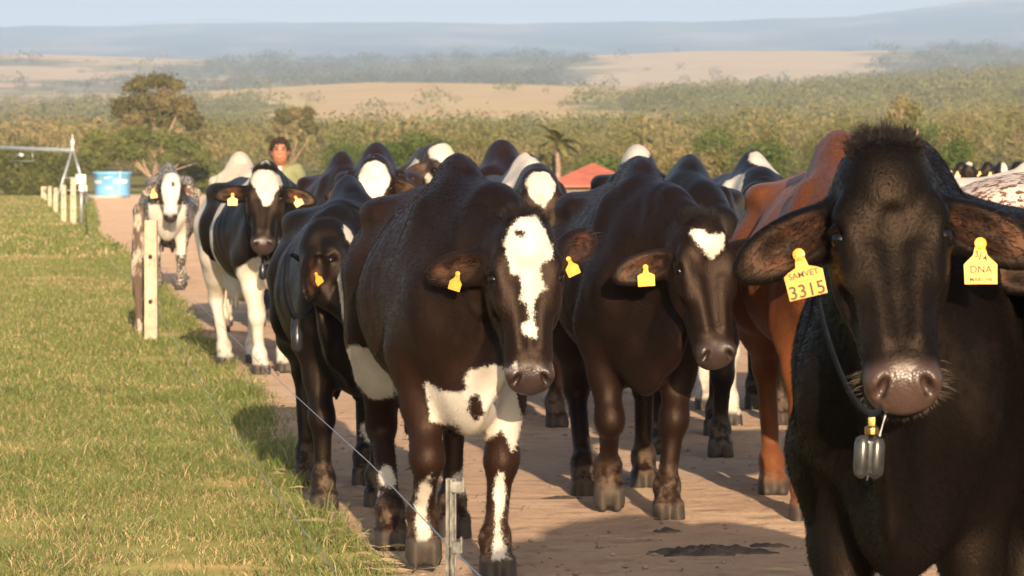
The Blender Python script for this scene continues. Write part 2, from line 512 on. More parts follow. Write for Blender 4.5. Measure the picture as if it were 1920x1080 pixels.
        dr = th - b1; lat = np.array([-dr[1], dr[0], 0]); lat = lat / (np.linalg.norm(lat) + 1e-6)
        lat = np.array([0, 1, 0]) * .5 + lat * .5 if lat[1] > 0 else np.array([0, 1., 0]); lat /= np.linalg.norm(lat)
        F.cone(b0, b1, .25, .215, .12, lat, .54 + s.fat)
        F.cone(b1, mid, .215, .155, .10, lat, .52 + s.fat)
        F.cone(mid, th, .165, .118, .08, lat, .70 + s.fat)
        F.cone(s.h2c(.14, 0, -.15), .5 * mid + .5 * b1 + np.array([0, 0, -.12]), .075, .13, .08, lat, .5)
        if s.dewlap:
            q0 = s.h2c(.13, 0, -.20); q2 = np.array([.70, 0, .72 - s.brisket]); q1 = .5 * (q0 + q2) + np.array([.0, 0, -.06])
            F.cone(q0, q1, .05, .05 + .09 * s.dewlap, .06, lat, .35); F.cone(q1, q2, .05 + .09 * s.dewlap, .07 + .09 * s.dewlap, .07, lat, .35)
        # head
        HM, hs, pl = s.HM, s.hs, s.poll
        def tf(X, Y, Z):
            x, y, z = X - pl[0], Y - pl[1], Z - pl[2]
            return tuple((HM[0][i] * x + HM[1][i] * y + HM[2][i] * z) / hs for i in range(3))
        def tfs(X, Y, Z):
            u, w, v = tf(X, Y, Z); return u, w, v
        F.loft(HEAD, lo - .0, hi + .0, .05 * hs, tfs)
        Hr = HM.T          # rows = local axes
        def hell(u, w, v, r, k, cut=False, rot=None):
            M = Hr if rot is None else rot @ Hr
            F.ell(s.h2c(u, w, v), np.array(r) * hs, k * hs, M, cut)
        hell(.055, 0, .006, (.055, .055, .026), .05)                            # poll
        hell(.215, 0, .030, (.07, .030, .022), .03, True)                       # dip between the eyes
        for y in (-1, 1):
            hell(.085, y * .130, -.035, (.045, .020, .035), .03, True)          # temple
            F.cone(s.h2c(.22, y * .048, -.012), s.h2c(.40, y * .034, -.010), .014 * hs, .012 * hs, .03 * hs)   # edge of the nose bone
            hell(.120, y * .108, -.020, (.008, .022, .020), .010, True)         # fold over the eye
            hell(.232, y * .098, -.030, (.010, .020, .022), .012, True)         # tear groove
            hell(.150, y * .088, -.012, (.050, .030, .026), .035)              # brow
            hell(.225, y * .078, -.035, (.06, .022, .03), .04)                 # cheekbone
            hell(.20, y * .068, -.130, (.10, .045, .075), .05)                 # jaw muscle
            hell(.176, y * .128, -.016, (.030, .032, .026), .016, True)        # eye socket
            hell(.345, y * .098, -.070, (.07, .016, .03), .04, True)           # hollow of the cheek
            hell(.157, y * .104, -.031, (.010, .025, .026), .010)              # upper lid
            hell(.196, y * .103, -.035, (.008, .023, .024), .010)              # lower lid
            hell(.488, y * .050, -.028, (.030, .026, .030), .025)              # wing of the nose
            a = y * .55; rt = np.array([[cos(a), sin(a), 0], [-sin(a), cos(a), 0], [0, 0, 1]])
            hell(.508, y * .047, -.012, (.024, .0105, .030), .010, True, rt)    # nostril
            hell(.522, y * .060, -.020, (.012, .016, .022), .010, True)
        hell(.492, 0, -.118, (.042, .052, .026), .02)                          # lower lip and chin
        def mouth(X, Y, Z):
            u, w, v = tf(X, Y, Z)
            r = np.sqrt(((u - .50) / .065) ** 2 + (w / .12) ** 2)
            return np.maximum(np.abs(v + .098 - (w / .075) ** 2 * .008) - .0022, (r - 1) * .1) * hs
        F.cut(lo, hi, mouth, .006 * hs)
        for sd in (-1, 1):
            O, M = s.ear_frame(sd); Mc = M @ Hr; el = s.el
            e2 = lambda e, f, g: s.h2c(*(O + M.T @ np.array([e, f, g])))
            F.cone(e2(-.04, 0, -.012), e2(.045, 0, -.006), .040 * hs, .032 * hs, .035 * hs)
            F.ell(e2(.135 * el, .0, -.004), np.array([.118 * el, .059, .022]) * hs, .025 * hs, Mc)
            F.ell(e2(.075 * el, -.012, 0), np.array([.07 * el, .05, .028]) * hs, .03 * hs, Mc)
            F.ell(e2(.132 * el, -.002, .034), np.array([.102 * el, .043, .034]) * hs, .014 * hs, Mc, True)
        if s.tail:
            F.cone((-1.0, 0, 1.19), (-1.055, .0, 1.08), .035, .026, .04); F.cone((-1.055, 0, 1.08), (-1.04, .02, .62), .024, .016, .02)
            F.ell((-1.03, .02, .50), (.035, .035, .13), .03)
        return F

# ---------------------------------------------------------------- coats and other materials
def coat(name, dark, warm, white=(.64, .57, .475), edge=1.0, rough=.47, spec=.28, sheen=.05, bare=(.042, .026, .021), ear=(.10, .042, .022)):
    k = NT(name); co = k.coord()
    at = lambda a: k.attr(a).outputs['Fac']
    n1 = k.noise(16, co, 4, .6); n2 = k.noise(120, k.coord('Object', (.5, 1, 1)), 3, .6)
    sd = k.math('ADD', at('white'), k.math('ADD', k.math('MULTIPLY', k.math('SUBTRACT', n1, .5), .042 * edge), k.math('MULTIPLY', k.math('SUBTRACT', n2, .5), .020 * edge)))
    hl = k.noise(230, k.coord('Object', (.25, 1, 1), (0, .6, 0)), 2, .6)
    sd = k.math('ADD', sd, k.math('MULTIPLY', k.math('SUBTRACT', hl, .5), .022))
    w = k.step(sd, -.006, .007)
    # roan: many small flecks of white hair
    r1 = k.noise(62, k.coord('Object', (.55, 1, 1), (0, .5, 0)), 5, .7)
    ro = k.step(k.math('ADD', r1, k.math('SUBTRACT', k.math('MULTIPLY', at('roan'), .62), .31)), .47, .55)
    ro = k.math('MULTIPLY', ro, k.step(at('roan'), .02, .1))
    w = k.math('MAXIMUM', w, ro)
    wf = k.step(k.math('ADD', at('warm'), k.math('MULTIPLY', k.math('SUBTRACT', k.noise(5, co, 4), .5), .9)), .15, .95)
    fine = k.noise(140, k.coord('Object', (.18, 1, 1), (0, .6, 0)), 3, .6)
    base = k.mix(wf, dark, warm)
    base = k.mix(k.step(fine, .3, .75), base, k.mix(.5, base, tuple(min(1, c * 1.5) for c in warm)))
    base = k.mix(k.math('MULTIPLY', k.step(k.noise(2.6, co, 6, .7), .50, .74), .10), base, (.16, .105, .07))
    wh = k.mix(k.step(k.noise(7, co, 5), .35, .8), white, tuple(c * f for c, f in zip(white, (.80, .74, .66))))
    wh = k.mix(k.math('MULTIPLY', k.step(fine, .35, .7), .25), wh, tuple(c * .7 for c in white))
    c = k.mix(w, base, wh)
    c = k.mix(k.math('MULTIPLY', at('ear'), k.step(k.noise(14, co, 3), .42, .68)), c, ear)
    dirt = k.math('MULTIPLY', at('mud'), k.step(k.noise(22, co, 5, .65), .42, .62))
    c = k.mix(k.math('MULTIPLY', dirt, .55), c, (.17, .115, .075))
    bn = k.noise(25, co, 4)
    c = k.mix(at('bare'), c, k.mix(bn, tuple(q * .65 for q in bare), tuple(q * 1.3 for q in bare)))
    hf = k.mix(k.noise(30, k.coord('Object', (1, 1, .3)), 4), (.028, .024, .021), (.075, .058, .044))
    c = k.mix(at('hoof'), c, hf)
    c = k.mix(at('slit'), c, (.008, .005, .004))
    k.set(Base_Color=c)
    b = k.math('MAXIMUM', at('bare'), 0.0)
    rn = k.noise(3.5, co, 3)
    k.set(Roughness=k.math('ADD', k.math('MULTIPLY', b, -(rough - .30)), k.math('ADD', rough - .04, k.math('MULTIPLY', rn, .16))))
    k.put(k.bsdf.inputs['Specular IOR Level'], k.math('ADD', spec, k.math('MULTIPLY', b, .48 - spec)))
    k.put(k.bsdf.inputs['Sheen Weight'], k.math('MULTIPLY', k.math('SUBTRACT', 1.0, b), sheen))
    k.bsdf.inputs['Sheen Roughness'].default_value = .45
    k.put(k.bsdf.inputs['Sheen Tint'], tuple(min(1, c * 6 + .08) for c in warm))
    vor = k.n('TexVoronoi'); vor.inputs['Scale'].default_value = 170; k.put(vor.inputs['Vector'], co)
    k.put(k.bsdf.inputs['Specular Tint'], k.mix(b, k.mix(w, (1.0, .72, .52), (1, 1, 1)), (1, 1, 1)))
    h = k.math('ADD', k.math('MULTIPLY', fine, .30), k.math('MULTIPLY', k.noise(7, k.coord('Object', (.6, 1, .45)), 4, .55), 1.4))
    h = k.math('ADD', k.math('MULTIPLY', h, k.math('SUBTRACT', 1.0, b)), k.math('MULTIPLY', k.math('MULTIPLY', vor.outputs[0], b), -.16))
    k.bump(h, .33, .016)
    return k.m
BLACK, DBROWN = (.0095, .0072, .0062), (.022, .0105, .0072)
M_black = coat('black_coat', (.0034, .0028, .0026), (.0095, .0056, .0040))
M_near = coat('near_black_coat', (.0026, .0022, .0020), (.0052, .0032, .0025), sheen=.01, spec=.19, bare=(.066, .038, .028))
M_brown = coat('dark_brown_coat', (.0030, .0021, .0019), (.0165, .0066, .0040), sheen=.05)
M_choc = coat('chocolate_coat', (.0065, .0036, .0030), (.024, .0098, .0064))
M_red = coat('red_coat', (.075, .022, .009), (.15, .050, .018), sheen=.05)
M_cream = coat('cream_coat', (.62, .47, .34), (.70, .56, .42), sheen=.1)
M_grey = coat('grey_roan_coat', (.020, .015, .013), (.04, .03, .025))
M_roan = coat('red_roan_coat', (.10, .035, .02), (.16, .06, .035))
M_eye = simple('eye', (.006, .004, .003), .06)
M_tag = simple('yellow_tag', (.80, .44, .035), .38, noise=(.08, 30))
M_tago = simple('orange_tag', (.82, .36, .05), .38, noise=(.08, 30))
M_ink = simple('ink', (.05, .035, .02), .6)
M_inkb = simple('marker_ink', (.015, .02, .02), .6)
M_strap = simple('dark_strap', (.010, .011, .016), .85, noise=(.3, 40), spec=.15)
M_steel = simple('worn_steel', (.13, .12, .10), .5, .25, noise=(.5, 50), bump=.1)
M_brass = simple('brass', (.60, .38, .12), .3, 1.0)
M_box = simple('grey_plastic', (.035, .034, .030), .25, noise=(.4, 20))
M_boxdark = simple('dark_plastic', (.02, .02, .022), .3)

M_saliva = simple('saliva', (.55, .55, .52), .08, spec=.8)
def hair_mat(name, col, tip):
    k = NT(name); i = k.n('HairInfo')
    c = k.mix(i.outputs['Intercept'], col, tip)
    k.set(Base_Color=k.mix(k.math('MULTIPLY', i.outputs['Random'], .5), c, tuple(q * .5 for q in col)), Roughness=.45)
    k.bsdf.inputs['Specular IOR Level'].default_value = .35
    return k.m
M_hairblack = hair_mat('black_hair', (.006, .0045, .004), (.022, .0135, .009))
M_hairbrown = hair_mat('brown_hair', (.018, .008, .005), (.075, .030, .014))
M_whisker = hair_mat('whisker', (.10, .075, .05), (.30, .24, .17))
M_hairgrey = hair_mat('lip_hair', (.055, .042, .028), (.17, .13, .085))

def strands(name, roots, dirs, lens, mat, parent=None, droop=0.0, curl=.15, n=4, rad=.0006, attrs=None, tip=.15):
    """hair: one curve per root, growing along dirs and sagging by droop"""
    roots = np.asarray(roots, float); dirs = np.asarray(dirs, float); N = len(roots)
    lens = np.asarray(lens, float) * np.ones(N)
    dirs = dirs / (np.linalg.norm(dirs, axis=1, keepdims=True) + 1e-9)
    P = np.zeros((N, n, 3)); P[:, 0] = roots; d = dirs.copy(); bend = rng.normal(0, curl, (N, 3))
    for i in range(1, n):
        P[:, i] = P[:, i - 1] + d * (lens / (n - 1))[:, None]
        d = d + bend / (n - 1); d[:, 2] -= droop / (n - 1)
        d /= np.linalg.norm(d, axis=1, keepdims=True)
    hc = bpy.data.hair_curves.new(name)
    hc.add_curves([n] * N)
    hc.attributes['position'].data.foreach_set('vector', P.astype(np.float32).ravel())
    ra = hc.attributes.get('radius') or hc.attributes.new('radius', 'FLOAT', 'POINT')
    r = np.tile(np.linspace(1, tip, n), (N, 1)) * rad
    ra.data.foreach_set('value', r.astype(np.float32).ravel())
    for a, v in (attrs or {}).items():
        q = hc.attributes.new(a, 'FLOAT', 'CURVE'); q.data.foreach_set('value', np.asarray(v, np.float32))
    return link(name, hc, parent, mat)

T3315 = [('SAMVET', .0165, 0, -.012, M_ink), ('-- - ---', .009, 0, -.0215, M_ink), ('3315', .036, 0, -.050, M_ink)]
TDNA = [('3', .018, -.008, .006, M_inkb), ('/', .022, .000, .001, M_inkb), ('4', .018, .009, -.002, M_inkb), ('DNA', .020, 0, -.024, M_inkb), ('MARCHE', .0115, 0, -.041, M_inkb)]
LETTERS = {}
for s_, size, *_r in T3315 + TDNA:
    cu = bpy.data.curves.new('lettering', 'FONT'); cu.body = s_; cu.size = size; cu.align_x = 'CENTER'; cu.extrude = .0003; cu.offset = size * .008
    o = bpy.data.objects.new('lettering', cu); COL.objects.link(o)
    LETTERS[(s_, size)] = bpy.data.meshes.new_from_object(o.evaluated_get(bpy.context.evaluated_depsgraph_get()))
    bpy.data.objects.remove(o); bpy.data.curves.remove(cu)

# ---------------------------------------------------------------- ground, hills, road, grass
def vnoise(x, y, seed=0):
    """smooth value noise, -1..1"""
    r = np.random.default_rng(seed); T = r.uniform(-1, 1, (256, 256))
    xi, yi = np.floor(x).astype(int), np.floor(y).astype(int); fx, fy = x - xi, y - yi
    fx, fy = fx * fx * (3 - 2 * fx), fy * fy * (3 - 2 * fy)
    g = lambda a, b: T[a & 255, b & 255]
    return (g(xi, yi) * (1 - fx) + g(xi + 1, yi) * fx) * (1 - fy) + (g(xi, yi + 1) * (1 - fx) + g(xi + 1, yi + 1) * fx) * fy
def fnoise(x, y, seed=0, octv=4):
    s = 0; a = 1
    for i in range(octv): s = s + a * vnoise(x * 2 ** i + 17.3 * i, y * 2 ** i - 9.1 * i, seed + i); a *= .5
    return s / 1.9
# skyline table: elevation of the land, in photo pixels above eye level, against distance (rows) and bearing (columns)
AX = np.array([-2500, -600, 0, 400, 700, 1000, 1300, 1600, 1920, 2600, 4500], float)
ROWS = [(350, [8, 8, 6, 6, 8, 8, 10, 12, 14, 14, 14]), (600, [50, 50, 46, 44, 46, 52, 62, 72, 84, 84, 84]), (1000, [90, 88, 84, 88, 96, 104, 112, 124, 140, 140, 140]),
        (1600, [110, 116, 126, 147, 165, 161, 150, 156, 172, 180, 180]), (1700, [108, 114, 122, 143, 160, 156, 146, 152, 168, 176, 176]), (2100, [100, 105, 112, 128, 140, 135, 130, 135, 145, 150, 150]),
        (3000, [170, 172, 172, 165, 165, 170, 172, 175, 178, 178, 178]), (3600, [205, 208, 211, 199, 196, 206, 220, 219, 221, 222, 222]), (3800, [200, 202, 205, 193, 190, 200, 214, 213, 215, 216, 216]), (4600, [180] * 11),
        (6500, [215, 215, 215, 218, 220, 222, 222, 226, 235, 235, 235]), (8500, [262, 263, 264, 267, 272, 270, 274, 285, 322, 352, 300]), (9000, [260, 261, 262, 265, 270, 268, 271, 283, 330, 362, 300]), (9800, [250] * 8 + [320, 345, 280]), (12500, [268, 266, 264, 277, 264, 258, 255, 250, 260, 260, 260])]
RD = np.array([r[0] for r in ROWS], float); RE = np.array([r[1] for r in ROWS], float)
def height(X, Y):
    X = np.asarray(X, float); Y = np.asarray(Y, float)
    d = np.maximum(Y, 1.0); px = 960 + X / d * FPX
    dd = np.clip(d, RD[0], RD[-1])
    i = np.clip(np.searchsorted(RD, dd, 'right') - 1, 0, len(RD) - 2)
    t = (dd - RD[i]) / (RD[i + 1] - RD[i])
    e0 = np.zeros_like(d); e1 = np.zeros_like(d)
    for j in range(len(RD)):
        e = np.interp(px, AX, RE[j]); e0 = np.where(i == j, e, e0); e1 = np.where(i + 1 == j, e, e1)
    E = e0 + (e1 - e0) * t
    amp = np.clip((d - 300) / 600, 0, 1)
    zz = CAM_H + E * d / FPX + amp * d * .0011 * fnoise(X / 260, Y / 420, 5)
    k = np.clip((d - 200) / 150, 0, 1); k = k * k * (3 - 2 * k)
    zf = CAM_H + np.interp(px, AX, RE[0]) * np.maximum(d, 350) / FPX
    return np.where(d >= 350, zz, zf * k)
dist = np.concatenate([[-80, -40, -15], np.arange(0, 60, 4.), np.arange(60, 200, 10.), np.geomspace(200, 12500, 230)])
tt = np.linspace(-1, 1, 281); tt = np.sign(tt) * np.abs(tt) ** 1.35
DY, TT = np.meshgrid(dist, tt, indexing='ij')
DX = TT * (60 + np.maximum(DY, 0) * .42)
ZZ = height(DX, DY)
nr, ncl = DX.shape
idx = np.arange(nr * ncl).reshape(nr, ncl)
gv = np.stack([DX, DY, ZZ], -1).reshape(-1, 3)
gf = np.stack([idx[:-1, :-1], idx[:-1, 1:], idx[1:, 1:], idx[1:, :-1]], -1).reshape(-1, 4)
k = NT('grassland'); co = k.coord()
wood = k.attr('wood').outputs['Fac']; far_ = k.attr('far').outputs['Fac']
n_big = k.noise(.0035, co, 6, .6); n_mid = k.noise(.02, co, 5, .65); n_fine = k.noise(1.2, co, 6, .65)
tan = k.mix(k.step(n_mid, .3, .7), (.29, .22, .115), (.25, .18, .095))
tan = k.mix(k.step(n_big, .55, .70), tan, (.30, .19, .115))
bush = k.mix(k.step(n_mid, .3, .75), (.060, .062, .020), (.13, .115, .045))
tan = k.mix(k.step(k.math('ADD', k.attr('field').outputs['Fac'], k.math('MULTIPLY', k.math('SUBTRACT', n_mid, .5), .5)), .35, .65), k.mix(n_mid, (.21, .185, .075), (.32, .25, .12)), tan)
c = k.mix(k.step(k.math('ADD', wood, k.math('MULTIPLY', k.math('SUBTRACT', n_mid, .5), .9)), .42, .58), tan, bush)
deep = k.mix(k.step(k.noise(.004, k.coord('Object', (1, .35, 1)), 6, .65), .42, .68), (.022, .032, .026), (.11, .10, .07))
c = k.mix(far_, c, deep)
near = k.attr('near').outputs['Fac']
g1 = k.mix(k.step(n_fine, .3, .7), (.10, .11, .03), (.19, .17, .06)); g1 = k.mix(k.step(k.noise(.55, co, 5, .6), .52, .70), g1, (.33, .22, .10)); g1 = k.mix(k.step(k.noise(7, co, 4), .60, .72), g1, (.26, .14, .075))
c = k.mix(near, c, g1)
k.set(Base_Color=c, Roughness=.95); k.bsdf.inputs['Specular IOR Level'].default_value = .1; k.bsdf.inputs['Diffuse Roughness'].default_value = 1.0
k.bump(k.math('ADD', k.math('MULTIPLY', n_fine, .2), k.noise(9, co, 5)), .5, .04)
gm = mesh_np('ground', gv, gf)
px = 960 + DX / np.maximum(DY, 1) * FPX
# woodland share of the land: dense bands and bare tan fields, as the valley shows
wd = .50 + .35 * fnoise(DX / 170, DY / 260, 21)
wd += np.where((DY > 300) & (DY < 1650), np.interp(px, [-600, 200, 500, 620, 900, 1080, 1250, 1920], [.08, .08, .02, -.45, -.5, -.15, .1, .25]) * np.clip((DY - 600) / 300, 0, 1), 0)
wd += np.where(DY < 700, .22, 0)
wd += np.where((DY > 1300) & (DY < 1700), np.interp(px, [0, 400, 640, 1030, 1200, 1920], [-.2, -.25, -.5, -.5, -.2, .1]), 0)
wd += np.where(DY > 2000, np.interp(px, [0, 300, 700, 900, 1050, 1300, 1500, 1650, 1920], [-.05, .0, .15, .25, .1, -.35, -.3, .1, .45]), 0)
fd = .45 * fnoise(DX / 120, DY / 200, 91) + np.interp(px, [-200, 150, 350, 560, 640, 1020, 1090, 1300, 1920], [.12, .12, .12, .3, 1.0, 1.0, .3, .1, .0]) * np.clip((DY - 900) / 150, 0, 1) + np.clip((DY - 1430) / 120, 0, 1) * .7 + np.where(DY > 2000, np.interp(px, [0, 500, 900, 1100, 1600], [.30, .15, .1, .15, .25]), 0)
attr(gm, 'field', np.clip(fd, 0, 1).ravel())
attr(gm, 'wood', np.clip(wd, 0, 1).ravel()); attr(gm, 'far', np.clip((DY - 3900) / 900, 0, 1).ravel()); attr(gm, 'near', (1 - np.clip((DY - 190) / 60, 0, 1)).ravel())
ground = link('ground', gm, None, k.m); tag(ground, kind='structure')
WOODV = np.clip(wd, 0, 1)
def wood_at(x, y):
    i = int(np.clip(np.searchsorted(dist, y), 0, nr - 1)); j = int(np.clip(np.searchsorted(DX[i], x), 0, ncl - 1)); return WOODV[i, j]

# the dirt track: its left edge follows the fence
EDY = np.array([-10, 7, 12.84, 14.8, 16, 20.6, 23.7, 34.5, 55, 78, 178, 200], float); EDX = np.array([2.2, .30, -.42, -.74, -.91, -1.29, -1.67, -2.95, -5.4, -8.6, -20, -23], float)
def edge(y): return np.interp(y, EDY, EDX)
ys = np.concatenate([np.arange(-8, 60, .12), np.arange(60, 192, 1.0)]); us = np.concatenate([np.linspace(0, .6, 10), np.linspace(.8, 30, 40)])
YY, UU = np.meshgrid(ys, us, indexing='ij')
fall = np.exp(-UU / .5)
XX = edge(YY) + UU * (1 + np.maximum(YY - 40, 0) * .004) + fall * (.09 * fnoise(YY * .9, YY * 0 + 3, 31) + .05 * fnoise(YY * 4, YY * 0 + 3, 33))
ZR = .004 + .012 * (1 - fall) + .010 * fnoise(XX * 1.3, YY * 1.0, 41) * (1 - fall)
ZR = np.maximum(ZR, .004)
ii = np.arange(XX.size).reshape(XX.shape)
rf = np.stack([ii[:-1, :-1], ii[:-1, 1:], ii[1:, 1:], ii[1:, :-1]], -1).reshape(-1, 4)
k = NT('packed_dirt'); co = k.coord()
a1, a2, a3 = k.noise(.8, co, 5, .6), k.noise(5, co, 6, .65), k.noise(38, co, 5, .7)
c = k.mix(k.step(a1, .3, .7), (.45, .295, .195), (.53, .37, .25))
c = k.mix(k.step(a2, .50, .72), c, (.36, .235, .17))
c = k.mix(k.step(k.noise(2.1, k.coord('Object', (1, 1, 1), (0, 0, 1)), 4, .7), .62, .72), c, (.60, .50, .42))
c = k.mix(k.step(a3, .62, .72), c, (.16, .10, .07))
k.set(Base_Color=c, Roughness=.92); k.bsdf.inputs['Specular IOR Level'].default_value = .15; k.bsdf.inputs['Diffuse Roughness'].default_value = 1.0
vo = k.n('TexVoronoi', feature='SMOOTH_F1'); vo.inputs['Scale'].default_value = 7; k.put(vo.inputs['Vector'], k.coord())
vp = k.n('TexVoronoi', feature='SMOOTH_F1'); vp.inputs['Scale'].default_value = 3.2; k.put(vp.inputs['Vector'], k.coord('Object', (1, 1, 1), (0, 0, .6)))
pr = k.step(vp.outputs[0], .10, .26)
k.bump(k.math('ADD', k.math('ADD', k.math('MULTIPLY', vo.outputs[0], .7), k.math('MULTIPLY', pr, .55)), k.math('ADD', a2, k.math('MULTIPLY', a3, .5))), 1.0, .05)
road = link('dirt_road', mesh_np('dirt_road', np.stack([XX, YY, ZR], -1).reshape(-1, 3), rf), None, k.m); tag(road, kind='structure')

# grass blades on the verge
def blades(n, y0, y1, hgt, wid, seed, power=1.6, dry=.22, thr=-9):
    r = np.random.default_rng(seed)
    y = y0 + (y1 - y0) * r.uniform(0, 1, n) ** power
    e = edge(y) - .01 + .05 * r.normal(0, 1, n) + .10 * fnoise(y * 1.5, y * 0 + 8, 57)
    l = -(.1375 * y + .5)
    x = l + (e - l) * r.uniform(0, 1, n)
    pat = fnoise(x * .9, y * .55, 51) - 1.1 * np.clip(fnoise(x * 2.3, y * 1.2, 59) - .28, 0, 1); clump = fnoise(x * 3.1, y * 2.4, 55)
    keep = (clump > thr) & (r.uniform(0, 1, n) < np.clip(.50 + .75 * clump + .5 * pat, .04, 1))
    x, y, e, pat, clump = x[keep], y[keep], e[keep], pat[keep], clump[keep]; n = len(x)
    h = hgt * r.uniform(.45, 1.25, n) * (1 + .75 * clump) * (1 + .5 * np.exp(-((e - x) / .18) ** 2)); a = r.uniform(0, 2 * pi, n); lean = r.uniform(.15, 1.1, n) * h
    dryb = r.uniform(0, 1, n) < np.clip(dry + .9 * np.maximum(-pat - .05, 0) + .07 * (e - x), 0.04, .85)
    lean = np.where(dryb & (r.uniform(0, 1, n) < .5), lean * 2.2, lean); h = np.where(dryb, h * .8, h)
    w = wid * r.uniform(.6, 1.4, n)
    la = r.uniform(0, 2 * pi, n)
    dx, dy = np.cos(a) * w / 2, np.sin(a) * w / 2
    lx, ly = np.cos(la) * lean, np.sin(la) * lean
    V = np.zeros((n, 6, 3))
    for j, (f, g, wf) in enumerate(((0, 0, 1), (.62, .35, .8), (1, 1, .12))):
        for s, sg in ((0, -1), (1, 1)):
            V[:, j * 2 + s, 0] = x + lx * g + sg * dx * wf; V[:, j * 2 + s, 1] = y + ly * g + sg * dy * wf
            V[:, j * 2 + s, 2] = h * f * (1 - .25 * g * np.clip(lean / h - .6, 0, 1))
    b = np.arange(n)[:, None] * 6
    Fc = np.concatenate([b + np.array([0, 1, 3, 2]), b + np.array([2, 3, 5, 4])], 1).reshape(-1, 4)
    t = r.uniform(0, 1, n)[:, None]; q = np.clip(.5 + .6 * pat, 0, 1)[:, None]
    green = (1 - t) * np.array([.115, .148, .034]) + t * np.array([.235, .255, .078]); green = green * (1 - q * .5) + q * .5 * np.array([.16, .20, .045])
    straw = (1 - t) * np.array([.40, .28, .12]) + t * np.array([.56, .42, .22])
    colr = np.where(dryb[:, None], straw, green)
    return V.reshape(-1, 3), Fc, np.repeat(colr, 6, 0)
parts = [blades(170000, 9.5, 24, .036, .0042, 61, 1.25), blades(110000, 22, 60, .045, .008, 62, 1.3), blades(45000, 58, 185, .07, .03, 63, 1.2), blades(26000, 9.5, 40, .060, .005, 64, 1.3, .15, .42), blades(5000, 9.5, 34, .085, .004, 65, 1.3, .75, -9)]
vv, ff, cc = [], [], []; off = 0
for a, b, c_ in parts: vv.append(a); ff.append(b + off); cc.append(c_); off += len(a)
# stray fringe over the edge of the track
gme = mesh_np('grass', np.concatenate(vv), np.concatenate(ff), False); attr_col(gme, 'tint', np.concatenate(cc))
k = NT('grass_blade'); tc = k.attr('tint').outputs['Color']; k.set(Base_Color=tc, Roughness=.6); k.bsdf.inputs['Specular IOR Level'].default_value = .25
tr = k.n('BsdfTranslucent'); k.put(tr.inputs[0], tc); ms = k.n('MixShader'); ms.inputs[0].default_value = .25; k.put(ms.inputs[1], k.bsdf); k.put(ms.inputs[2], tr); k.put(k.out.inputs[0], ms)
tag(link('grass', gme, None, k.m), kind='stuff')

# ---------------------------------------------------------------- trees
def leaf_mat(name, a, b, c3=None, tr_=.2):
    k = NT(name); f = k.attr('shade').outputs['Fac']
    c = k.mix(f, a, b)
    if c3: c = k.mix(k.step(k.attr('dry').outputs['Fac'], .55, .75), c, c3)
    k.set(Base_Color=c, Roughness=.7); k.bsdf.inputs['Specular IOR Level'].default_value = .15
    t = k.n('BsdfTranslucent'); k.put(t.inputs[0], c); ms = k.n('MixShader'); ms.inputs[0].default_value = tr_; k.put(ms.inputs[1], k.bsdf); k.put(ms.inputs[2], t); k.put(k.out.inputs[0], ms)
    return k.m
L_dark = leaf_mat('dark_leaf', (.060, .070, .020), (.15, .15, .045))
L_euc = leaf_mat('gum_leaf', (.092, .084, .036), (.20, .180, .078), (.23, .18, .085))
L_aca = leaf_mat('acacia_leaf', (.105, .118, .034), (.21, .21, .070))
L_bright = leaf_mat('bright_leaf', (.055, .082, .014), (.115, .150, .032))
L_olive = leaf_mat('olive_leaf', (.105, .100, .028), (.225, .205, .064), (.28, .21, .095))
L_pale = leaf_mat('pale_leaf', (.19, .180, .062), (.33, .305, .125), (.36, .30, .15), .45)
L_far = leaf_mat('far_leaf', (.08, .08, .032), (.15, .14, .06), (.2, .16, .085))
M_bark = simple('pale_bark', (.30, .20, .13), .85, noise=(.4, 6))
M_barkd = simple('dark_bark', (.13, .09, .06), .9, noise=(.4, 6))
def leaf_quads(centres, normals, size, r):
    """two small leaf faces per centre, roughly facing normals"""
    n = len(centres)
    nm = normals + r.normal(0, .55, (n, 3)); nm /= np.linalg.norm(nm, axis=1, keepdims=True)
    t = r.normal(0, 1, (n, 3)); t -= nm * (t * nm).sum(1)[:, None]; t /= np.linalg.norm(t, axis=1, keepdims=True); b = np.cross(nm, t)
    s = (size * r.uniform(.6, 1.4, n))[:, None]
    V = np.stack([centres - t * s, centres - b * s * .42 - t * s * .1, centres + t * s, centres + b * s * .42 + t * s * .1], 1)
    return V.reshape(-1, 3), np.arange(n * 4).reshape(-1, 4)
def lobes_leaves(lobes, count, size, r, hollow=.55):
    """leaf centres spread through ellipsoid lobes (c, radii), denser towards the outside, with gaps"""
    vol = np.array([l[1][0] * l[1][1] * l[1][2] for l in lobes]) ** .67; vol /= vol.sum()
    C, Nn, L = [], [], []
    for (c, rad), p in zip(lobes, vol):
        n = max(4, int(count * p)); d = r.normal(0, 1, (n, 3)); d /= np.linalg.norm(d, axis=1, keepdims=True)
        q = (hollow + (1 - hollow) * r.uniform(0, 1, n) ** .6) * (1 + .12 * r.normal(0, 1, n))
        q *= 1 + .22 * np.sin(d[:, 0] * 5 + c[0]) * np.sin(d[:, 2] * 6 + c[2]) + .10 * np.sin(d[:, 1] * 9 + d[:, 2] * 8)
        C.append(np.array(c) + d * q[:, None] * np.array(rad)); Nn.append(d); L.append(np.full(n, r.uniform()))
    return np.concatenate(C), np.concatenate(Nn), np.concatenate(L)
def crown_mesh(name, lobes, count, size, r, hollow=.55):
    C, Nn, L = lobes_leaves(lobes, count, size, r, hollow)
    V, Fq = leaf_quads(C, Nn, size * np.ones(len(C)), r)
    me = mesh_np(name, V, Fq, False)
    attr(me, 'shade', np.repeat(np.clip(L * .6 + r.uniform(0, .6, len(C)), 0, 1), 4)); attr(me, 'dry', np.repeat(np.clip(L * .7 + r.uniform(0, .35, len(C)), 0, 1), 4))
    return me
